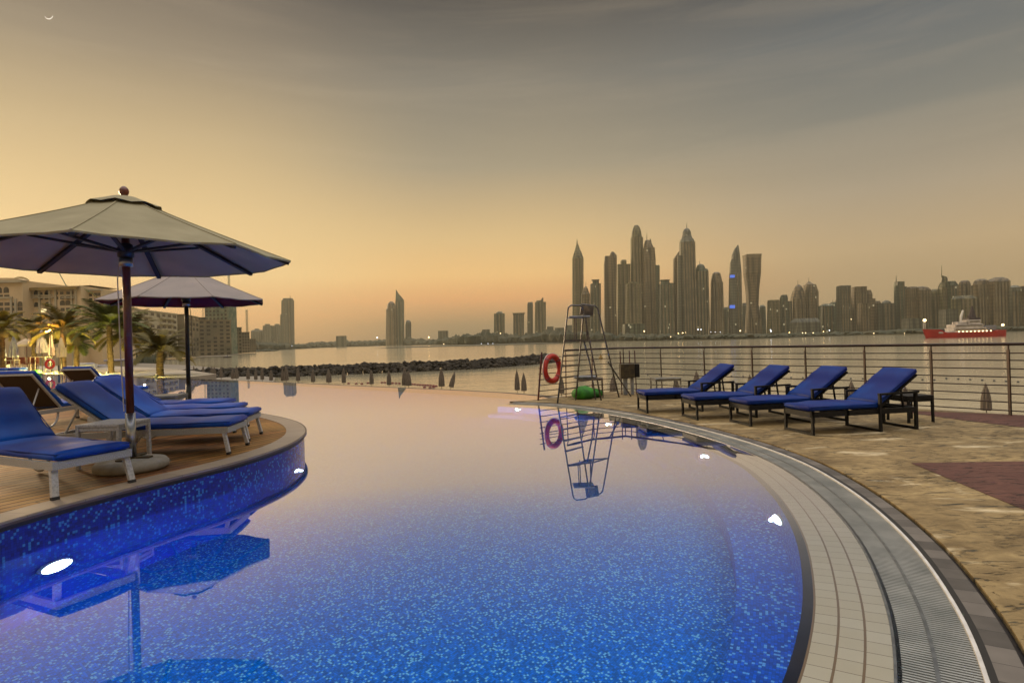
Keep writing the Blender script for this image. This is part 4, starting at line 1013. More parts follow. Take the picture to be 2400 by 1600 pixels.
def tower(label, m, D, parts, cat='tower', name='skyscraper', group=None, ribs=0):
    """parts: (part name, kind, depth ratio, [(x0,x1,y)...] from the top down; the last row may stop at None = ground)"""
    xs = [p for q in parts for r in q[3] for p in r[:2]]; cx = (min(xs)+max(xs))/2
    base = to3(cx, 798, D); base.z = LAND
    t = thing(name, label, cat, (base.x, base.y, LAND), 0, group)
    first = True
    for q in parts:
        nm, kind, dep, rows = q[:4]; off = q[4] if len(q) > 4 else 0; mm_ = q[5] if len(q) > 5 else m
        rows = list(rows)[::-1]
        if rows[0][2] is None:
            yb = 798-(cx-1200)*math.tan(ROLL)+(CAMH-LAND)*FPX/D
            rows[0] = (rows[0][0], rows[0][1], yb)
        bm = B(); loft(bm, rows, kind, dep, D, q[6] if len(q) > 6 else 0, base)
        if off: bm.transform(Matrix.Translation((0, off, 0)))
        obj(nm, bm, M[mm_] if isinstance(mm_, str) else mm_, t)
        if first and ribs:
            xa, xb, yt = rows[-2][:3] if len(rows) > 2 else rows[-1]; xa, xb, yt = rows[1] if len(rows) > 1 else rows[0]
            a = to3(xa, yt, D); b = to3(xb, yt, D); w = (b.x-a.x); dp = w/2*dep
            for k in range(ribs):
                bm = B(); X = a.x+w*(k+.5)/ribs-base.x; wr = w*.10
                box(bm, X-wr/2, X+wr/2, -dp-1.6, -dp+.3, 0, a.z-base.z-2); obj('pilaster', bm, M['tw_trim'], t)
        first = False
    return t
O_, Bn, Gr, Gy = 'tw_olive', 'tw_brown', 'tw_green', 'tw_grey'
def sh(*rows): return rows
T = 'shaft'; CR = 'crown'; SP = 'spire'; WG = 'wing'
def sp(x, y0, y1, w=1.2): return (SP, 'oct', 1, ((x-.3, x+.3, y0), (x-w, x+w, y1)))
towers = [
# --- far left group
("lone slab tower above the boats, left of the bay", Gy, 2400, [(T,'sq',.8,sh((663,686,704),(662,687,None))),(CR,'sq',.7,sh((666,684,699),(664.5,685.5,704))),(WG,'sq',.6,sh((659,664,737),(659,664,None)),-8),sp(680,692,699,.6)],2),
("low hazy block left of the lone slab tower, leftmost of three", Gy, 2700, [(T,'sq',.8,sh((594,611,773),(592,615,776),(592,615,None))),(CR,'sq',.5,sh((598,606,770),(597,608,774)))],0),
("hazy block nearest the lone slab tower but one", Gy, 2700, [(T,'sq',.8,sh((619,637,763),(617,639,None))),(CR,'sq',.5,sh((622,631,759),(621,633,764)))],0),
("hazy block touching the lone slab tower", Gy, 2720, [(T,'sq',.8,sh((641,658,763),(640,659,None))),(CR,'sq',.5,sh((645,654,759),(644,655,764)))],0),
("domed dark tower left of the blade topped tower", Bn, 2300, [(T,'oct',.9,sh((906,928,724),(905,929,None))),(CR,'rnd',.9,sh((914,920,706.5),(909,925,711),(906.5,927.5,719),(906,928,725)))],2),
("tall tower ending in a slanted blade point", Gr, 2320, [(T,'sq',.8,sh((928,946,706),(927.5,946.5,None))),(CR,'sq',.5,sh((928,929.2,679),(928,934,688),(928,940,695),(928,946,703),(928,946,706)))],2),
("small rounded tower right of the blade topped tower", Gy, 2350, [(T,'rnd',.9,sh((954,959,750),(950,963,754),(949,964,760),(949,964,None)))],0),
("stepped tower with a rounded roof, first of four before the lifeguard chair", Gr, 1900, [(T,'sq',.8,sh((1158,1183,735),(1158,1183,None))),(CR,'rnd',.8,sh((1167,1175,730),(1163,1178,732),(1162,1180,736)))],3),
("flat topped block with overhanging roof, second of four before the lifeguard chair", Gy, 1900, [(T,'sq',.8,sh((1203,1228,737),(1203,1228,None))),(CR,'sq',.9,sh((1201,1230,733.5),(1202.5,1229,737.5)))],3),
("narrow tower left of the fin topped tower", Gy, 1880, [(T,'sq',.8,sh((1238,1248,708),(1236,1249,712),(1236,1249,None)))],0),
("broad tower with a small roof fin left of the lifeguard chair", O_, 1850, [(T,'sq',.8,sh((1254,1279,708),(1254,1279,None))),(CR,'sq',.5,sh((1258,1268,704),(1256,1270,709))),('roof_fin','sq',.3,sh((1271.5,1273.5,697.5),(1265,1273.5,705),(1265,1273.5,709)))],3),
# --- marina cluster
("slender tower with tapering crown and needle, first of the tall cluster", O_, 1500, [(T,'oct',.9,sh((1343,1365,600),(1341.5,1367,606),(1341.5,1367,None))),(CR,'oct',.9,sh((1351,1355,572),(1348,1359,584),(1344.5,1363.5,595),(1343,1365,601))),sp(1352.5,560,573,1.6)],3),
("short domed tower right of the first needle tower", Bn, 1460, [(T,'oct',.9,sh((1365,1380,684),(1363,1382,690),(1363,1382,None))),(CR,'rnd',.9,sh((1371,1375,671),(1367,1378,677),(1365,1380,685))),sp(1373,662,672,.6)],0),
("pale green block with a raised roof box above the lifeguard seat", Gr, 1440, [(T,'sq',.8,sh((1384.5,1407,665),(1384,1407.5,None))),(CR,'sq',.8,sh((1386.5,1404.5,655.5),(1389,1403,658),(1389,1403,666)))],3),
("twisting tower with a high rounded right half", Bn, 1500, [(T,'sq',.8,sh((1430,1444,598),(1427,1444.5,606),(1424,1443,720),(1425,1446,None))),(WG,'sq',.7,sh((1417,1432,601),(1415,1432,622),(1416,1430,None)),-6),(CR,'rnd',.6,sh((1433,1438,590),(1430,1443,595),(1429,1444,599)))],2),
("square shouldered tower with a raised centre block", O_, 1540, [(T,'sq',.8,sh((1446,1475,620),(1446,1475,None))),('centre_bay','sq',.9,sh((1456,1465,610),(1454,1466,613),(1454,1466,None)),-7)],3),
("very tall tower with dark pointed dome, left giant of the cluster", O_, 1520, [(T,'oct',.9,sh((1479,1506,557),(1479,1506,None))),(CR,'oct',.9,sh((1487,1495,528),(1485,1498,532),(1482,1501.5,543),(1480.5,1503.5,557),(1480,1504,562)))],4),
("lower olive block in front of the left giant tower", O_, 1420, [(T,'sq',.8,sh((1469,1501,665),(1468,1502,None))),(CR,'sq',.6,sh((1474,1492,661),(1473,1494,666)))],4),
("tall tower with stepped crown and thin needle between the giants", Bn, 1500, [(T,'sq',.85,sh((1509,1532,581),(1507,1534,610),(1507,1535,None))),(CR,'oct',.9,sh((1514,1519,562),(1512,1524,565),(1510,1528,574),(1509,1531,582))),('side_horn','sq',.4,sh((1523,1525,560),(1520,1528,574))),sp(1516,545.6,563,.9)],4),
("plain slab behind the right side of the needle tower", Gr, 1560, [(T,'sq',.8,sh((1534,1544,621.6),(1533,1545,625),(1532,1545,None)))],0),
("flat roofed dark block left of the highest spire", Gr, 1450, [(T,'sq',.8,sh((1546,1577,666),(1545,1577,None))),(CR,'sq',.8,sh((1547,1568,656),(1550,1567,659),(1549,1568,667))),('roof_slab','sq',.9,sh((1566,1578,663.5),(1567,1577.5,666)))],4),
("thin slant topped tower leaning on the right giant", Bn, 1540, [(T,'sq',.8,sh((1591,1593,589),(1579,1593,607),(1578,1593,None)))],0),
("highest tower with round dome and long spire, right giant of the cluster", Gy, 1500, [(T,'oct',.9,sh((1597,1623,560),(1594,1626,568),(1593.5,1627,None))),(CR,'rnd',.9,sh((1607,1612,535),(1603,1616,538),(1600,1619,544),(1599,1620,552),(1597,1623,560))),sp(1609.5,523,536,.9),('annex','sq',.6,sh((1586,1594,600),(1586,1594,None)),-10)],5),
("grey domed tower with small needle right of the highest tower", Gr, 1500, [(T,'oct',.9,sh((1630,1657,631),(1628.6,1658,636),(1628.6,1658,None))),(CR,'rnd',.9,sh((1638,1645,619),(1634,1650,622),(1631,1653,630),(1631,1654,633))),sp(1640,611,620,.6)],4),
("brown tower with a smooth rounded top", Bn, 1500, [(T,'rnd',.9,sh((1674,1684,638),(1670,1688,641),(1668,1690,649),(1666,1692,660),(1665,1693,None)))],4),
("sail shaped tower with slanted peak and blue lights", Gy, 1480, [(T,'sq',.8,sh((1729,1730.5,574),(1722,1731,584),(1717,1732,598),(1715,1735,640),(1714,1737,None))),(WG,'sq',.7,sh((1712,1716,608),(1709,1718,618),(1707,1720,660),(1706,1722,None)),-8),('blue_light','sq',.6,sh((1707,1716,646),(1707,1716,652)),-14,'lamp_blue'),('blue_light','sq',.6,sh((1706,1716,716),(1706,1716,723)),-15,'lamp_blue')],3),
("twisted tower narrowing below its flat open top", Bn, 1480, [(T,'sq',.9,sh((1746,1778.5,603),(1747,1778,640),(1751,1775,680),(1753,1774,715),(1752,1779,745),(1750,1781,None)),0,None,0),(CR,'sq',.9,sh((1745.5,1779,597),(1746,1778.5,604)),0,'tw_trim')],4),
("low hazy block between the rounded and the sail shaped tower", Gr, 1600, [(T,'sq',.8,sh((1697,1706,720),(1694,1708,725),(1694,1708,None)))],0),
("low block between the sail shaped and the twisted tower", Gy, 1600, [(T,'sq',.8,sh((1741,1749,710),(1738,1752,716),(1738,1752,None)))],0),
("low rounded block right of the twisted tower", Gr, 1550, [(T,'rnd',.9,sh((1783,1790,715),(1779,1794,719),(1778,1796,None)))],0),
("wide low podium block before the left giant", Gr, 1200, [(T,'sq',.8,sh((1462,1506,759),(1461,1507,None)))],0),
("plain olive slab, first right of the tall cluster", O_, 1400, [(T,'sq',.8,sh((1802,1824,706),(1801,1825,None))),(CR,'sq',.7,sh((1802,1822,703),(1802,1823,706)))],3),
("stepped green block second right of the tall cluster", Gr, 1420, [(T,'sq',.8,sh((1829,1852,706),(1828,1853,None))),(CR,'sq',.8,sh((1833,1843,691),(1830,1844,698),(1829,1844,707)))],2),
("domed brown tower, left one of the twin spired pair", Bn, 1450, [(T,'oct',.9,sh((1860,1882,682),(1855,1883.6,700),(1854,1884,None))),(CR,'rnd',.9,sh((1869,1874,667),(1864,1879,671),(1861,1882,679),(1860,1883,684))),sp(1870,656,668,.5)],3),
("dark tower with pyramid cap, right one of the twin spired pair", Bn, 1450, [(T,'sq',.85,sh((1887,1908,667),(1887,1913,685),(1886,1913.5,None))),(CR,'oct',.8,sh((1894,1898,660),(1888,1907,667.5))),sp(1895.5,650,661,.5)],3),
("low curved block before the twin spired pair", Gy, 1250, [(T,'sq',.8,sh((1868,1908,746),(1860,1912,755),(1858,1913,None)))],0),
("low dark block left of the flat topped slab", Gr, 1400, [(T,'sq',.8,sh((1932,1946,712),(1923,1947,717),(1922,1948,None)))],3),
("small block with roof masts left of the flat topped slab", Gr, 1450, [(T,'sq',.8,sh((1950,1962,708),(1948,1964,712),(1948,1965,None))),sp(1952,702,709,.5),sp(1958,703,709,.5)],0),
("flat topped slab with dark stripes", Gy, 1350, [(T,'sq',.8,sh((1965,1989,672),(1965,1990,None))),(CR,'sq',.8,sh((1966,1989,669.5),(1965,1989.5,672.5)))],4),
("small block squeezed right of the flat topped slab", Gr, 1400, [(T,'sq',.8,sh((1991,2000,697),(1990,2001,None)))],0),
("framed flat roofed tower with stepped right side", Bn, 1350, [(T,'sq',.8,sh((2001,2026,672),(2001,2027,None))),(WG,'sq',.7,sh((2027,2036,680),(2026,2039,690),(2026,2040,None)),-5),('low_wing','sq',.6,sh((2038,2046,700),(2038,2046,None)),-7)],4),
("pale low block before the framed tower", Bn, 1200, [(T,'sq',.8,sh((2014,2032,711),(2013,2034,None)))],3),
("narrow low tower right of the stepped tower", Bn, 1350, [(T,'sq',.8,sh((2053,2060,705),(2050,2062,710),(2050,2062,None)))],0),
("wide low tower with an arched roof", Gy, 1320, [(T,'sq',.8,sh((2064,2090,711),(2063,2090,None))),(CR,'rnd',.5,sh((2073,2081,704),(2068,2087,707),(2065,2090,712)))],3),
("dark tower with a lone thick needle", Gr, 1330, [(T,'sq',.8,sh((2100,2116,660),(2099,2116,None))),(WG,'sq',.8,sh((2094,2101,670),(2094,2101,None)),-4),('right_bay','sq',.8,sh((2116,2122,672),(2115,2122,None)),-3),sp(2100.5,646,662,1.1)],2),
("brown slab with rounded shoulders, left half of the double block", Bn, 1250, [(T,'sq',.8,sh((2129,2144,672),(2127,2147,676),(2127,2147,None)))],4),
("brown slab with rounded top, right half of the double block", Bn, 1245, [(T,'sq',.8,sh((2154,2163,671.5),(2149,2170,674),(2147,2175,680),(2147,2175,None)))],4),
("low grey podium block left above the ship's bow", Gy, 1100, [(T,'sq',.8,sh((2122,2156,746),(2121,2160,None)))],0),
("rounded top tower left of the curved sail tower", O_, 1250, [(T,'rnd',.8,sh((2186,2198,677.5),(2183,2202,682),(2182,2203,690),(2182,2203,None)))],3),
("curved sail topped tower with the longest needle on the right", O_, 1240, [(T,'sq',.8,sh((2207,2219,662),(2203,2220,672),(2202,2221,None))),(CR,'rnd',.6,sh((2208,2212,646),(2208,2219,649),(2208,2221,655),(2206,2220,663))),sp(2207,621.5,650,1.0)],3),
("dark antenna roofed tower right of the sail topped one", Gr, 1235, [(T,'sq',.8,sh((2221,2235,659),(2220,2240,668),(2220,2240,None))),(CR,'sq',.4,sh((2228,2238,661),(2224,2234,664)))],3),
("rounded single tower between the needle and the wide pair", Bn, 1200, [(T,'rnd',.8,sh((2254,2268,657.5),(2250,2272,661),(2248,2273.5,668),(2248,2274,None)))],3),
("low wide block above the ship's mast", O_, 1150, [(T,'sq',.8,sh((2246,2272,693),(2240,2279,700),(2240,2280,None)))],4),
("low block before the sail topped tower", Gy, 1050, [(T,'sq',.8,sh((2209,2238,725),(2208,2239,None)))],0),
("broad tower with rounded top, left of the biggest pair", Bn, 1150, [(T,'rnd',.7,sh((2292,2308,654),(2285,2315,658),(2282,2317,666),(2282,2317,None)))],5),
("broad tower with peaked top, right of the biggest pair", Bn, 1140, [(T,'sq',.7,sh((2334,2346,650),(2326,2354,654),(2318,2357,660),(2318,2358,None)))],5),
("dark rounded block second from the right edge", Gy, 1130, [(T,'rnd',.7,sh((2372,2384,669),(2362,2392,674),(2361,2394,682),(2361,2394,None)))],4),
("dark block cut by the right edge of the picture", Bn, 1120, [(T,'sq',.7,sh((2396,2425,670),(2394,2428,676),(2394,2428,None)))],3),
]
for label, m, D, parts, ribs in towers:
    ps = [tuple(q[:5])+((m if (len(q) < 6 or q[5] is None) else q[5]),)+((q[6],) if len(q) > 6 else ()) if len(q) >= 5 else tuple(q)+(0, m) for q in parts]
    tower(label, m, D, ps, ribs=ribs, group='towers across the water')
# dim low-rise fillers between the right-hand towers
fill = [(1707,1714,742),(1855,1862,712),(1915,1922,752),(1953,1966,740),(2045,2052,722),(2090,2096,712),(2124,2128,713),(2175,2184,720),(2238,2250,708),(2273,2284,690),(2356,2363,690),(1576,1580,700),(1628,1632,700),(1282,1297,765),(1300,1322,768),(1028,1050,775),(1130,1148,772),(790,810,787),(1325,1340,762)]
wd = ['thin hazy block','narrow dim block','low dim block']
names_ = ["beside the sail tower's right foot","left of the twin spired pair","right of the twin spired pair's base","behind the masted block's foot","between the stepped tower and the narrow one","left of the needle tower with green sides","between the needle tower and the double block","right of the double block","behind the antenna roofed tower","left of the broad rounded tower","right of the peaked broad tower","left foot of the highest tower","right foot of the highest tower","left behind the lifeguard chair, square one","left behind the lifeguard chair, wide one","left of the first stepped bay tower, on the trees","just before the first stepped bay tower","in the trees midway along the far shore","touching the left frame of the lifeguard chair"]
for (a, b, y), nm in zip(fill, names_):
    D = 1500 if a > 1330 else 2000
    tower('dim low block '+nm, Gy, D+random.uniform(30, 90), [(T,'sq',.8,sh((a,b,y),(a,b,None)),0,Gy)], ribs=0, group='towers across the water', name='office_block')

# ---------------------------------------------------------------- far shore: land, trees, low roofs, lights
far_shore = [gp(x, y) for x, y in ((2430,775.5),(2300,780),(2200,783),(2100,784.8),(2000,786.5),(1900,789.5),(1800,793),(1700,796),(1600,798),(1500,800),(1400,801.5),(1320,803.5),(1190,805))]
far_shore += [gp(1100,808.5), gp(1060,808.5), gp(980,808.5), gp(900,809.6), gp(820,812), gp(760,814.2), gp(700,817.2), gp(640,820.6)]
land = far_shore + [(-540,1290),(-1400,1500),(-4000,1600),(-4000,5100),(4300,5100),(4300,500)]
# clip far points to a sensible distance
land = [(x*min(1, 2600/y) if y > 2600 else x, min(y, 2600)) if i < len(far_shore) else (x, y) for i, (x, y) in enumerate(land)]
bm = B(); sheet(bm, land, LAND); n = len(land)
a = [bm.verts.new((x, y, LAND)) for x, y in land]; b = [bm.verts.new((x, y, SEA-1)) for x, y in land]
for i in range(n): bm.faces.new((a[i], a[(i+1)%n], b[(i+1)%n], b[i]))
struct('far_land', bm, M['land'])
random.seed(5)
def clump(bm, c, s, hh):
    t = bmesh.new(); bmesh.ops.create_icosphere(t, subdivisions=1, radius=1)
    for v in t.verts: v.co *= random.uniform(.6, 1.2)
    t.transform(Matrix.Translation(c) @ Matrix.Diagonal((s, s, hh, 1)))
    me = bpy.data.meshes.new('t'); t.to_mesh(me); t.free(); bm.from_mesh(me); bpy.data.meshes.remove(me)
bm = B()
edge = [Vector(p) for p in land[:len(far_shore)]]
# (picture x, tree top y) profile of the dark wooded strip
prof = [(600,800),(700,806),(740,800),(800,798),(860,797),(905,796),(960,792),(1000,795),(1060,787),(1100,780),(1130,777),(1180,782),(1230,782),(1290,772),(1340,774),(1400,778),(1500,782),(1600,784),(1700,782),(1800,782),(1900,779),(2000,776),(2100,772),(2200,768),(2300,766),(2430,762)]
def ptop(x):
    for (a_, b_) in zip(prof, prof[1:]):
        if a_[0] <= x <= b_[0]: return a_[1]+(b_[1]-a_[1])*(x-a_[0])/(b_[0]-a_[0])
    return prof[-1][1]
def edge_depth(x):
    best = 1500
    for p, q in zip(edge, edge[1:]):
        u0, u1 = 1200+FPX*p.x/p.y, 1200+FPX*q.x/q.y
        if min(u0, u1) <= x <= max(u0, u1) and abs(u1-u0) > 1e-6: best = p.y+(q.y-p.y)*(x-u0)/(u1-u0)
    return best
for k in range(1500):
    x = random.uniform(600, 2440); D = edge_depth(x)+random.uniform(15, 120)
    top = to3(x, ptop(x)+random.uniform(-1.5, 7), D); hh = max(2, top.z-LAND)
    s = D/1000*random.uniform(5, 11); clump(bm, Vector((top.x, D, LAND+hh*.42)), s, hh*.58)
tag(obj('far_trees', bm, M['foliage_far'], None), kind='stuff', label='dark band of trees and low roofs along the far shore')
# shore lights
LG = [(1636,772,1.1,'lamp_white'),(1643,772,1,'lamp_white'),(1590,781,.7,'lamp_warm'),(1600,780,.8,'lamp_warm'),(1607,779,.6,'lamp_soft'),(1572,789,.8,'lamp_soft'),(1735,775,1.3,'lamp_soft'),(1807,776,1.3,'lamp_white'),(1806,773,1,'lamp_white'),(1881,780,.9,'lamp_soft'),(1888,780,.9,'lamp_soft'),(1906,780,.9,'lamp_soft'),(1944,774,1,'lamp_white'),(1930,777,.7,'lamp_warm'),(1510,776,1.3,'lamp_soft'),(1666,778,.6,'lamp_white'),(1676,778,.6,'lamp_white'),(1688,778,.6,'lamp_white'),(2048,781,.8,'lamp_soft'),(684,811,.9,'lamp_white'),(884,791,1.4,'lamp_white'),(1005,790,1.1,'lamp_warm'),(1173,781,1,'lamp_soft'),(1128,805,.7,'lamp_white'),(1144,805,.7,'lamp_white'),(1155,805,.7,'lamp_white'),(1040,806,.8,'lamp_soft'),(596,803,1.4,'lamp_soft'),(563,817,.6,'lamp_soft'),(2120,781,.6,'lamp_soft'),(1850,779,.7,'lamp_warm'),(1995,748,.8,'lamp_soft')]
LW = {1636:'white light at the foot of the highest tower, left one',1643:'white light at the foot of the highest tower, right one',1590:'orange light left below the highest tower',1600:'second orange light left below the highest tower',1607:'pale light between the orange ones and the highest tower',1572:'low pale light at the water left of the highest tower',1735:'pale light at the foot of the sail shaped tower',1807:'bright white light at the foot of the first plain slab',1806:'dimmer white light just above a brighter one at the plain slab',1881:'pale light below the twin spired pair, first of three',1888:'pale light below the twin spired pair, second of three',1906:'pale light below the twin spired pair, apart from the other two',1944:'white light under the low dark block',1930:'orange light under the low dark block',1510:'pale light right of the low podium block',1666:'first of three dim white lights under the brown rounded tower',1676:'second of three dim white lights under the brown rounded tower',1688:'third of three dim white lights under the brown rounded tower',2048:'pale light right of the tiny white boat',684:'white light under the lone slab tower',884:'white light left of the domed dark tower',1005:'orange light right of the blade topped tower',1173:'pale light at the foot of the stepped tower before the lifeguard chair',1128:'first of three low white lights on the sand spit',1144:'second of three low white lights on the sand spit',1155:'third of three low white lights on the sand spit',1040:'low pale light left of the sand spit',596:'yellow light under the hazy blocks',563:'light at the foot of the stepped blocks',2120:'pale light left of the red ship bow',1850:'orange light left of the twin spired pair',1995:'pale lit window spot on the flat topped slab'}
lp = {}
for x, y, s, m in LG:
    D = max(edge_depth(max(x, 640))-6, 500)
    if m not in lp:
        bm = B(); bmesh.ops.create_icosphere(bm, subdivisions=1, radius=1.0); o = obj('shore_light', bm, M[m], None, True); lp[m] = o
    else: o = lp[m].copy(); COL.objects.link(o)
    tag(o, LW[x], 'light', 'small lights along the far shore')
    o.location = to3(x, y, D); k = s*D/1100; o.scale = (k, k, k)
q = gp(1130, 809.5); bm = B(); rows = []
sheet(bm, [(q[0]-180, q[1]+0),(q[0]-60, q[1]-40),(q[0]+70, q[1]-50),(q[0]+170, q[1]+60),(q[0]+90, q[1]+260),(q[0]-160, q[1]+260)], SEA+.5); struct('sand_spit', bm, M['land'])

# ================================================================ left shore buildings
def facade_windows(t, x0, x1, y_, rows_, cols, m, arch=True, w=1.5, h=2.0, skip=0):
    for zc in rows_:
        for xc in cols:
            bm = B(); 
            if arch:
                pts = [(-w/2, 0), (w/2, 0), (w/2, h*.65)]+[(w/2*math.cos(a), h*.65+w/2*math.sin(a)) for a in [PI*k/6 for k in range(1, 6)]]+[(-w/2, h*.65)]
            else: pts = [(-w/2, 0), (w/2, 0), (w/2, h), (-w/2, h)]
            va = [bm.verts.new((xc+p[0], y_-.12, zc+p[1])) for p in pts]; vb = [bm.verts.new((xc+p[0], y_+.1, zc+p[1])) for p in pts]
            bm.faces.new(va)
            for i in range(len(pts)): bm.faces.new((va[i], vb[i], vb[(i+1)%len(pts)], va[(i+1)%len(pts)]))
            obj('window', bm, m, t)
# domed resort hotel, front plane at 230 m; local x runs right along the facade
D1 = 230.; org = to3(0, 832, D1); k1 = D1/FPX
def lx(px): return (px)*k1
def lz(py, px=100): return (832-(px)*math.tan(ROLL)-py)*k1+CAMH+4.0
t = thing('resort_hotel', 'large cream hotel with a domed gable and arched windows', 'hotel', (org.x, D1, -4.0))
bm = B(); box(bm, lx(-160), lx(57), 0, 26, 0, lz(658,30)); box(bm, lx(57), lx(172), 5, 30, 0, lz(669,110)); box(bm, lx(172), lx(203), 9, 30, 0, lz(675,190)); obj('wall', bm, M['hotel'], t)
bm = B(); box(bm, lx(-60), lx(58), -1.2, 2, lz(663,30), lz(657,30)); box(bm, lx(-60), lx(34), -.6, 1, lz(700,20), lz(696,20)); box(bm, lx(170), lx(204), 8.2, 10, lz(677,190), lz(673,190))
for a_ in (-2, 31, 41, 73, 98, 112, 150, 160): box(bm, lx(a_)-.35, lx(a_)+.35, -.5 if a_ < 57 else 4.5, .2 if a_ < 57 else 5.2, 0, lz(700 if a_ < 57 else 678, 60))
obj('cornice', bm, M['hotel_pale'], t)
bm = B(); lathe(bm, [(2.8,0),(2.6,.8),(1.9,1.5),(.9,1.95),(0,2.1)], 20, (lx(31), 4.5, lz(657,31)-.2)); obj('dome', bm, M['hotel_roof'], t, True)
bm = B(); w_ = 10; 
va = [bm.verts.new((lx(-10), -.6, lz(657,20))), bm.verts.new((lx(60), -.6, lz(657,60))), bm.verts.new((lx(46), -.6, lz(652,46))), bm.verts.new((lx(6), -.6, lz(652,6)))]
vb = [bm.verts.new((v.co.x, 3, v.co.z)) for v in va]; bm.faces.new(va); bm.faces.new(vb[::-1])
for i in range(4): bm.faces.new((va[i], vb[i], vb[(i+1)%4], va[(i+1)%4]))
obj('gable', bm, M['hotel'], t)
bm = B(); zz = lz(672,110)
vs = [bm.verts.new(v) for v in ((lx(56),3.2,zz-1),(lx(170),3.2,zz-1),(lx(170),3.2,zz+.1),(lx(56),3.2,zz+.1),(lx(60),12,zz+1.4),(lx(166),12,zz+1.4),(lx(60),30,zz+1.4),(lx(166),30,zz+1.4))]
for f in ((0,1,2,3),(3,2,5,4),(4,5,7,6)): bm.faces.new([vs[i] for i in f])
obj('roof', bm, M['hotel_roof'], t)
facade_windows(t, 0, 0, 0, [lz(687,10)], [lx(3), lx(19), lx(-12)], M['window'], True, 2.0, 2.0)
facade_windows(t, 0, 0, 0, [lz(699,10), lz(717,10), lz(729,10), lz(741,10)], [lx(5), lx(20), lx(-10)], M['window'], False, 1.9, 1.3)
facade_windows(t, 0, 0, 0, [lz(717,35), lz(729,35), lz(741,35)], [lx(35)], M['window'], False, 1.2, 1.2)
facade_windows(t, 0, 0, 0, [lz(718,55)], [lx(50.5)], M['window'], True, 1.8, 1.6)
facade_windows(t, 0, 0, 0, [lz(728,55), lz(741,55), lz(755,55)], [lx(50.5)], M['window'], False, 1.8, 1.4)
facade_windows(t, 0, 0, 5, [lz(718,62), lz(690,60)], [lx(64.5), lx(91)], M['window'], True, 1.7, 1.6)
facade_windows(t, 0, 0, 5, [lz(714,130)], [lx(127), lx(140)], M['window'], True, 1.9, 1.7)
facade_windows(t, 0, 0, 5, [lz(728,130), lz(741,130)], [lx(127), lx(140), lx(99), lx(107), lx(85)], M['window'], False, 1.5, 1.3)
facade_windows(t, 0, 0, 5, [lz(688,130), lz(700,110)], [lx(76), lx(89), lx(113), lx(126), lx(141), lx(150)], M['window'], False, 1.3, 1.1)
facade_windows(t, 0, 0, 9, [lz(690,190), lz(703,190), lz(716,190), lz(729,190)], [lx(178), lx(190), lx(198)], M['window'], False, 1.2, 1.3)
bm = B(); box(bm, lx(82)-.9, lx(82)+1.1, 4.75, 5.1, lz(730,84), lz(723,84)); obj('window', bm, M['window_lit'], t)
for px_, w_ in ((56, 6), (91, 6), (144, 5)):
    bm = B(); box(bm, lx(px_)-w_/2, lx(px_)+w_/2, 3.8, 5, lz(697,px_), lz(695.5,px_)); 
    for k in range(9): box(bm, lx(px_)-w_/2+k*w_/8-.06, lx(px_)-w_/2+k*w_/8+.06, 3.8, 3.95, lz(695.5,px_), lz(690,px_))
    box(bm, lx(px_)-w_/2, lx(px_)+w_/2, 3.75, 3.95, lz(690.4,px_), lz(689.6,px_)); obj('balcony', bm, M['hotel_pale'], t)

def block(label, name, A_, B_, h, m, floors=7, cols=9, wm='window', bal=True, dep=20):
    """slab building whose front runs from A_ to B_ (world xy)"""
    A_, B_ = Vector(A_), Vector(B_); d = B_-A_; Lw = d.length; ang = math.atan2(d.y, d.x)
    t = thing(name, label, 'building', (A_.x, A_.y, -4.2), ang)
    bm = B(); box(bm, 0, Lw, 0, dep, 0, h); box(bm, -.4, Lw+.4, -.4, dep, h+.002, h+.7); obj('wall', bm, M[m], t)
    fh = h/floors; cw = Lw/cols; n_w = 0
    for i in range(floors):
        for j in range(cols):
            if n_w >= 98 or random.random() < .12: continue
            bm = B(); x = (j+.5)*cw; box(bm, x-cw*.27, x+cw*.27, -.15, .1, (i+.22)*fh, (i+.8)*fh); obj('window', bm, M['window'], t); n_w += 1
    if bal:
        for i in range(1, floors):
            for a_, b_ in ((.08,.32),(.42,.62),(.72,.95)):
                bm = B(); box(bm, Lw*a_, Lw*b_, -1.5, .0, i*fh, i*fh+.22); box(bm, Lw*a_, Lw*b_, -1.5, -1.4, i*fh+.22, i*fh+1.05); obj('balcony', bm, M['hotel_pale'], t)
    return t
block('long pale apartment block with balconies behind the palms', 'apartment_block', (-222,318), (-240,426), 31, 'hotel_pale', 8, 12)
block('plain grey block right of the pale apartment block', 'apartment_block', (-238,432), (-251,476), 31, 'tw_trim', 8, 4, bal=False, dep=30)
block('dark brown unfinished block below the construction tower', 'unfinished_block', (-264,500), (-246,520), 30, 'tw_trim', 9, 5, bal=False)
t = block('green netted construction tower with scaffolding, under the farther parasol', 'construction_tower', (-310,600), (-287,600), 61, 'scaffold', 16, 6, bal=False)
for x in (-1.4, 24.4, 27):
    bm = B()
    for yy in (-1.5, .5): tube(bm, [(x, yy, 0), (x, yy, 62 if x < 25 else 58)], .16, 4)
    for k in range(14): bar(bm, (x, -1.5, k*4.4), (x, .5, k*4.4+3), .12); bar(bm, (x-1.2, -1.5, k*4.4), (x+1.2, -1.5, k*4.4), .14)
    obj('scaffold', bm, M['scaffold'], t)
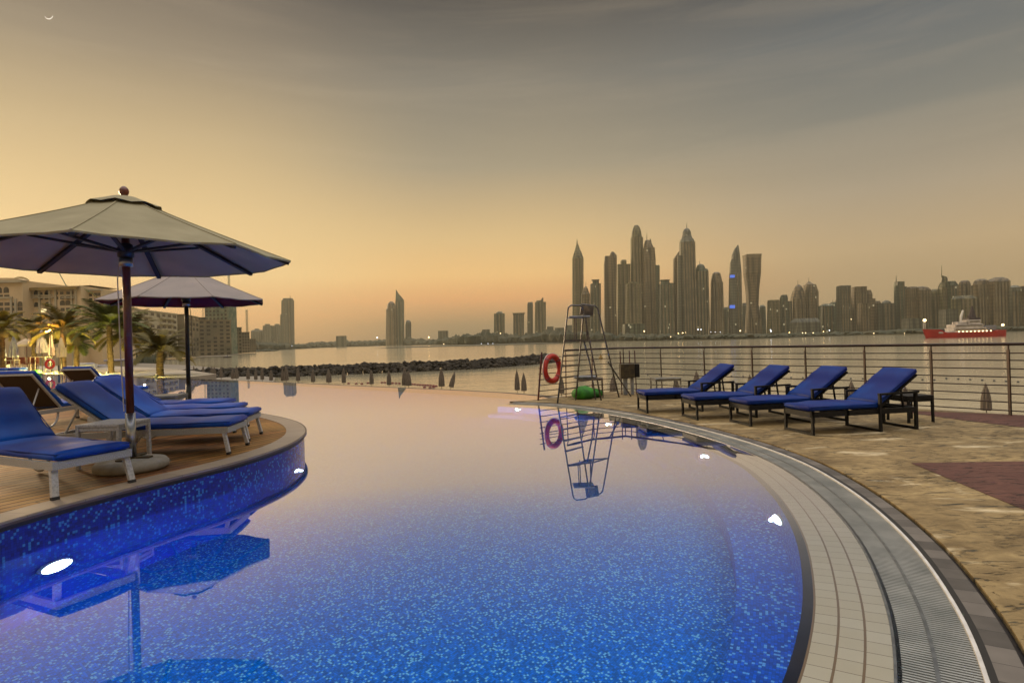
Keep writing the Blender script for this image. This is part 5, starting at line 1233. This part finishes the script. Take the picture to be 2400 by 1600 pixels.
# stepped buildings running down to the right
for (xa, xb, y, D, lb) in ((527,560,768,640,'highest of the stepped blocks right of the construction tower'),(556,579,779,700,'middle one of the stepped blocks sloping to the shore'),(576,594,795,760,'lowest of the stepped blocks near the shore')):
    a = to3(xa, 830, D); b = to3(xb, 830, D); top = to3((xa+xb)/2, y, D).z
    block(lb, 'stepped_block', (a.x, D), (b.x, D+8), top+4.2, 'tw_trim', 7, 5, bal=False, dep=25)
for (xa, xb, y, D, lb) in ((459,480,745,560,'grey block left of the dark unfinished block'),):
    a = to3(xa, 830, D); b = to3(xb, 830, D); top = to3((xa+xb)/2, y, D).z
    block(lb, 'grey_block', (a.x, D), (b.x, D+4), top+4.2, 'tw_grey', 8, 4, bal=False, dep=25)

def crane(label, x, ytop, ybase, D, jib=None):
    p = to3(x, ytop, D); q = to3(x, ybase, D)
    t = thing('tower_crane', label, 'crane', (p.x, D, q.z)); h = p.z-q.z; w = D*.0011
    bm = B()
    for a_, b_ in ((-1,-1),(1,-1),(1,1),(-1,1)): bar(bm, (a_*w, b_*w, 0), (a_*w, b_*w, h), w*.35)
    n_ = int(h/(w*5))+1
    for k in range(n_): z0 = k*h/n_; z1 = (k+1)*h/n_; bar(bm, (-w,-w,z0), (w,-w,z1), w*.25); bar(bm, (w,w,z0), (-w,w,z1), w*.25)
    obj('mast', bm, M['scaffold'], t)
    if jib:
        bm = B(); g = to3(jib[0], jib[1], D)-Vector((p.x, D, q.z)); tube(bm, [(0,0,h*.9), g], w*.7, 4); obj('jib', bm, M['scaffold'], t)
    return t
crane('thin crane mast rising above the stepped blocks', 578, 726, 800, 800)
crane('leaning crane boom above the hotel roof', 156, 668, 700, 420, (139, 640))
crane('fine crane mast above the farther parasol', 536, 643, 780, 640)

# low shoreline trees and clutter at the left coast
bm = B(); random.seed(9)
for k in range(240):
    f = random.random(); x = 225+f*420; D = 520+f*500+random.uniform(0, 60) if x > 380 else 300+random.uniform(0, 60)
    p = to3(x, 832-(x-300)*.03+random.uniform(-7, 2), D); clump(bm, Vector((p.x, D, -4.2)), D/500*random.uniform(2, 4), max(1.5, (p.z+4.2)*random.uniform(.6, 1)))
tag(obj('shore_bushes', bm, M['foliage_far'], None), kind='stuff', label='dusty bushes along the foot of the left shore buildings')

# ================================================================ palms, poolside umbrellas and gear on the terrace
def palm(label, x, d, gz, h, R_, seed, nf=30, green=True, up=.0):
    rnd = random.Random(seed)
    t = thing('palm_tree', label, 'palm tree', (x, d, gz), rnd.uniform(0, 6), 'palms on the terrace')
    bm = B(); pts = [(0,0,0),(.02,.01,h*.3),(.05,.0,h*.6),(.04,-.03,h)]; rs = [.19,.15,.14,.17]
    P_ = spline([Vector(p) for p in pts], 6); R__ = [rs[0]+(rs[-1]-rs[0])*i/(len(P_)-1)+(.025 if i % 2 else 0) for i in range(len(P_))]
    tube(bm, P_, R__, 10); obj('trunk', bm, M['trunk'], t)
    bm = B()
    for k in range(nf):
        az = k*2.39996+rnd.uniform(-.2,.2); e0 = math.radians(86-88*(k/nf)**.9+rnd.uniform(-8,8)); Lf = R_*1.15*rnd.uniform(.85,1.15)
        u = Vector((math.cos(az), math.sin(az), 0)); s_ = Vector((-u.y, u.x, 0)); p = Vector((0.04,-.03,h))+u*.08; e = e0; prev = p; ns = 18
        for i in range(ns):
            f = i/ns; e -= math.radians(1.7+4.6*f)*(1.1-.3*up); d_ = u*math.cos(e)+Vector((0,0,math.sin(e))); nx = prev+d_*Lf/ns
            nrm_ = s_.cross(d_)
            wv = bm.verts
            if i % 2 == 0 or True:
                a = wv.new(prev+s_*.012); b = wv.new(prev-s_*.012); c = wv.new(nx-s_*.012); dd = wv.new(nx+s_*.012); bm.faces.new((a,b,c,dd))
            if i >= 2:
                ll = Lf*.27*math.sin(PI*min(1, (f*.92+.10)))**.6
                for sd in (-1, 1):
                    for q in (0, .34, .67):
                        b0 = prev.lerp(nx, q); tip = b0+(s_*sd*.78+d_*.62-nrm_*rnd.uniform(.05,.4)*-1*0+Vector((0,0,-.12-.2*rnd.random())))*ll
                        w_ = d_*.026
                        va = wv.new(b0-w_); vb = wv.new(b0+w_); vc = wv.new(tip); vm = wv.new(b0.lerp(tip, .5)+w_*1.2); vn = wv.new(b0.lerp(tip, .5)-w_*.8)
                        bm.faces.new((va, vb, vm, vn)); bm.faces.new((vn, vm, vc))
            prev = nx
    obj('crown', bm, M['frond_green' if green else 'frond'], t)
    return t
def palm_px(label, xb, yc, d, R_, seed, gz=.02, **k):
    c = to3(xb, yc, d); return palm(label, c.x, d, gz, c.z-gz, R_, seed, **k)
palm_px('palm cut by the left edge of the picture', 2, 772, 47, 1.7, 1, green=False)
palm_px('palm with orange lit fronds left of the bright lamp', 78, 778, 52, 2.0, 2, green=False)
palm_px('spreading palm directly right of the bright lamp', 146, 772, 46, 2.25, 3, green=False, nf=30)
palm_px('low yellow lit palm between the lamp and the tall palm', 178, 806, 49, 1.6, 4)
palm_px('tallest palm, left of the red parasol pole', 258, 762, 42, 2.3, 5, nf=32, up=.6)
palm_px('palm half hidden behind the red parasol pole', 303, 785, 44, 2.1, 6, green=False)
palm_px('small lone palm standing at the edge of the pool', 374, 824, 34.5, 1.75, 7, green=False, nf=24)

# street lamp
c = to3(118, 776, 45); t = thing('terrace_lamp', 'glowing orange globe lamp on a post among the palms', 'lamp', (c.x, 45, .02))
bm = B(); tube(bm, [(0,0,0),(0,0,c.z-.12)], .03, 8); obj('post', bm, M['rib'], t)
bm = B(); bmesh.ops.create_icosphere(bm, subdivisions=2, radius=.13); bm.transform(Matrix.Translation((0,0,c.z-.02))); obj('globe', bm, M['lamp_warm'], t, True)
def plight(name, loc, e, col, r=.1, par=None):
    ld = bpy.data.lights.new(name, 'POINT'); lo = bpy.data.objects.new(name, ld); COL.objects.link(lo); lo.location = loc; ld.energy = e; ld.color = col; ld.shadow_soft_size = r
    if par: lo.parent = par
    return lo
plight('lamp_glow', (0, -.35, c.z-.02), 800, (1,.5,.13), .1, t)
# ground spots that light the palm trunks and crowns
for i, (px_, d, lb) in enumerate(((140,44.5,'ground spotlight at the foot of the palm right of the lamp'),(170,47.5,'ground spotlight at the foot of the low yellow palm'),(251,40.6,'ground spotlight at the foot of the tallest palm'),(366,33.4,'ground spotlight at the foot of the lone palm'),(70,50,'ground spotlight at the foot of the palm left of the lamp'))):
    p = to3(px_, 870, d); t = thing('ground_spotlight', lb, 'spotlight', (p.x, d, .02), 0, 'spotlights under the palms')
    bm = B(); lathe(bm, [(.08,0),(.1,.04),(.1,.12),(.07,.14)], 12); obj('housing', bm, M['rib'], t); bm = B(); lathe(bm, [(0,.142),(.06,.142),(0,.15)], 12); obj('lens', bm, M['lamp_soft'], t)
    plight('spot_glow', (-.1, -.9, .35), 700 if d > 36 else 220, (1,.86,.24), .03, t)

# closed umbrellas on the terrace
def tumb(label, x0, x1, yt, yb, d, m, name='closed_parasol'):
    a = to3((x0+x1)/2, yt, d); b = to3((x0+x1)/2, yb, d); r = (x1-x0)/2*d/FPX*.92
    t = closed_umbrella(name, label, 'closed parasol', m, a.z-.02, r, 'closed parasols on the terrace', max(.1, b.z-.05)); t.location = (a.x, d, .02); return t
tumb('pale closed parasol cut by the left edge', -9, 13, 790, 836, 50, M['umb_grey'])
tumb('pale closed parasol, second from the left edge', 20, 42, 787, 837, 49, M['umb_grey'])
tumb('mauve closed parasol beside the open cream one', 84, 110, 772, 818, 48, M['umb_grey'])
tumb('thin violet closed parasol below the bright lamp', 113, 126, 783, 828, 46, M['umb_grey'])
tumb('orange brown closed parasol before the palm trunk', 133, 153, 790, 818, 43.5, M['umb_cream'])
c = to3(62, 793, 54); t = thing('terrace_parasol', 'open cream parasol among the closed ones at left', 'parasol', (c.x, 54, .02))
bm = B(); lathe(bm, [(1.08, c.z-.72),(1.02,c.z-.60),(.5,c.z-.28),(.05,c.z),(0,c.z)], 8); obj('canopy', bm, M['umb_cream'], t); bm = B(); tube(bm, [(0,0,0),(0,0,c.z)], .03, 8); obj('pole', bm, M['wood_pole'], t)
# bar tables and stools under the umbrellas
def bar_table(label, px_, d, h=1.05, w=.8, n=2):
    p = to3(px_, 870, d); t = thing('bar_table', label, 'table', (p.x, d, .02)); bm = B(); rbox(bm, -w/2, w/2, -.3, .3, h-.05, h, .01, seg=1); obj('table_top', bm, M['hotel_pale'], t)
    for sx_ in (-1, 1):
        for sy in (-1, 1): bm = B(); bar(bm, (sx_*(w/2-.05), sy*.25, 0), (sx_*(w/2-.05), sy*.25, h-.05), .05); obj('leg', bm, M['coping'], t)
bar_table('tall table under the second closed parasol', 30, 47.5); bar_table('wide slatted table left of the far life ring', 95, 47, 1.25, 1.3); bar_table('table at the left edge behind the lounger', 6, 48.5, 1.1, .7)
bar_table('table under the open cream parasol', 60, 53, 1.1, 1.0)
for px_, lb in ((48,'wooden chair left of the open cream parasol pole'),(68,'wooden chair right of the open cream parasol pole'),(80,'wooden chair beside the slatted table'),(18,'wooden chair under the second closed parasol')):
    p = to3(px_, 870, 48); t = thing('wooden_chair', lb, 'chair', (p.x, 48, .02), 0, 'wooden chairs at the terrace bar')
    bm = B(); rbox(bm, -.24, .24, -.24, .24, .68, .74, .01, seg=1); obj('seat', bm, M['wood_pole'], t); bm = B(); rbox(bm, -.24, .24, .19, .25, .74, 1.25, .01, seg=1); obj('backrest', bm, M['wood_pole'], t)
    for sx_ in (-1, 1):
        for sy in (-1, 1): bm = B(); bar(bm, (sx_*.2, sy*.2, 0), (sx_*.22, sy*.2, .68), .045); obj('leg', bm, M['coping'], t)
c = to3(117, 853, 42.8); life_ring('distant red life ring standing at the far edge of the pool', (c.x, c.y, c.z), 0, .29, .085)
t = thing('ring_post', 'thin post behind the distant red life ring', 'post', (c.x, 43.1, .02)); bm = B(); tube(bm, [(0,0,0),(0,0,c.z+.35)], .025, 6); obj('post', bm, M['white_metal'], t)
p = to3(138, 870, 43.2); bm = B(); tube(bm, [(0,0,0),(0,0,.62)], .06, 8); o = obj('bollard', bm, M['rib']); o.location = (p.x, 43.2, .02); tag(o, 'short black bollard right of the distant life ring', 'bollard')
bm = B(); lathe(bm, [(0,0),(.3,.0),(.36,.12),(.3,.26),(0,.32)], 14); o = obj('bean_bag', bm, M['green_fabric'], None, True); p = to3(84, 870, 43.4); o.location = (p.x, 43.4, .02); tag(o, 'bright green bean bag left of the distant life ring', 'bean bag')
for px_, d, lb in ((10,44,'light blue cushion heap at the left edge of the terrace'),(42,44,'light blue cushion heap left of the green bean bag')):
    p = to3(px_, 870, d); t = thing('pool_bed', lb, 'daybed', (p.x, d, .02)); bm = B(); rbox(bm, -.45, .45, -.4, .4, .32, .5, .06); obj('cushion', bm, M['blue_fabric'], t, True); bm = B(); rbox(bm, -.42, .42, -.38, .38, 0, .32, .01, seg=1); obj('base', bm, M['white_paint'], t)
# pale walls and covered boats behind the palms
for (xa, xb, ya, yb, d, lb, nm, ct) in ((184,224,851,872,55,'long pale covered boat behind the blue lounger backs','covered_boat','boat'),(228,247,856,872,58,'short pale covered boat right of the long one','covered_boat','boat'),(262,300,846,866,70,'low pale hut behind the red parasol pole','beach_hut','hut')):
    a = to3(xa, ya, d); b = to3(xb, yb, d); t = thing(nm, lb, ct, ((a.x+b.x)/2, d, .02 if d < 60 else -.3)); w_ = (b.x-a.x)/2; h = a.z
    bm = B()
    if nm == 'covered_boat': hull(bm, w_*2, 1.6, h*.6); obj('hull', bm, M['white_paint'], t); bm = B(); rbox(bm, -w_*.7, w_*.5, -.6, .6, h*.55, h, .15); obj('cover', bm, M['umb_grey'], t, True)
    else: rbox(bm, -w_, w_, -1, 1, 0, h+.3, .05, seg=1); obj('wall', bm, M['hotel_pale'], t); bm = B(); rbox(bm, -w_*1.1, w_*1.1, -1.3, 1.3, h+.3, h+.5, .04, seg=1); obj('roof', bm, M['umb_grey'], t)
# excavators working on the far beach
def excavator(label, xa, xb, ya, yb, d, rz):
    a = to3(xa, ya, d); b = to3(xb, yb, d); w_ = (b.x-a.x); s = w_/7.5; t = thing('excavator', label, 'excavator', ((a.x+b.x)/2, d, b.z), rz); t.scale = (s,)*3
    for sy in (-1, 1): bm = B(); rbox(bm, -2, 2, sy*1.2-.35, sy*1.2+.35, 0, .9, .3); obj('track', bm, M['ship_dark'], t)
    bm = B(); rbox(bm, -2.3, 1.5, -1.3, 1.3, 1.0, 2.3, .15); obj('body', bm, M['orange_paint'], t); bm = B(); rbox(bm, .3, 1.7, .1, 1.2, 2.3, 3.4, .12); obj('cab', bm, M['window'], t)
    bm = B(); bar(bm, (1.4, -.2, 1.8), (-1.5+0, -.2, 4.6), .5, .6) if False else bar(bm, (1.2,-.2,2), (3.0,-.2,4.9), .45, .55); bar(bm, (3.0,-.2,4.9), (5.0,-.2,2.6), .35, .45); obj('boom', bm, M['orange_paint'], t)
    bm = B(); rbox(bm, 4.5, 5.5, -.7, .3, 1.6, 2.6, .15); obj('bucket', bm, M['orange_paint'], t)
excavator('orange excavator on the sand behind the palms', 180, 214, 820, 849, 240, PI)
excavator('smaller orange excavator right of the other one', 218, 238, 833, 852, 250, PI)

# ---------------------------------------------------------------- crescent moon
D = 9000; c = to3(114, 36, D); bm = B(); R_ = 9.5*D/FPX
out = []; inn = []
n = 20
for k in range(n+1):
    a = math.radians(190+160*k/n); out.append(Vector((math.cos(a)*R_, 0, math.sin(a)*R_)))
    th = .16*R_*math.sin(PI*k/n); inn.append(Vector((math.cos(a)*(R_-th), 0, math.sin(a)*(R_-th))))
for yy in (0, R_*.1): pass
fa = [bm.verts.new(v) for v in out]; fb = [bm.verts.new(v) for v in inn]; ga = [bm.verts.new(v+Vector((0,R_*.12,0))) for v in out]
for i in range(n):
    if i not in (0, n-1) or True:
        try: bm.faces.new((fa[i], fa[i+1], fb[i+1], fb[i])); bm.faces.new((fa[i], ga[i], ga[i+1], fa[i+1]))
        except Exception: pass
o = obj('moon', bm, M['moon']); o.location = c; tag(o, 'thin crescent moon in the upper left of the sky', 'moon')

# ---------------------------------------------------------------- evening haze over the bay
hm = bpy.data.materials.new('haze'); hm.use_nodes = True; hn = hm.node_tree; hn.nodes.clear()
pv = hn.nodes.new('ShaderNodeVolumePrincipled'); pv.inputs['Color'].default_value = (.78,.74,.54,1); pv.inputs['Density'].default_value = .00012; pv.inputs['Anisotropy'].default_value = .2
ho = hn.nodes.new('ShaderNodeOutputMaterial'); hn.links.new(pv.outputs[0], ho.inputs['Volume'])
bm = B(); box(bm, -4500, 4500, -500, 5300, -8, 340); tag(obj('haze', bm, hm), kind='stuff', label='thin warm evening haze over the bay')
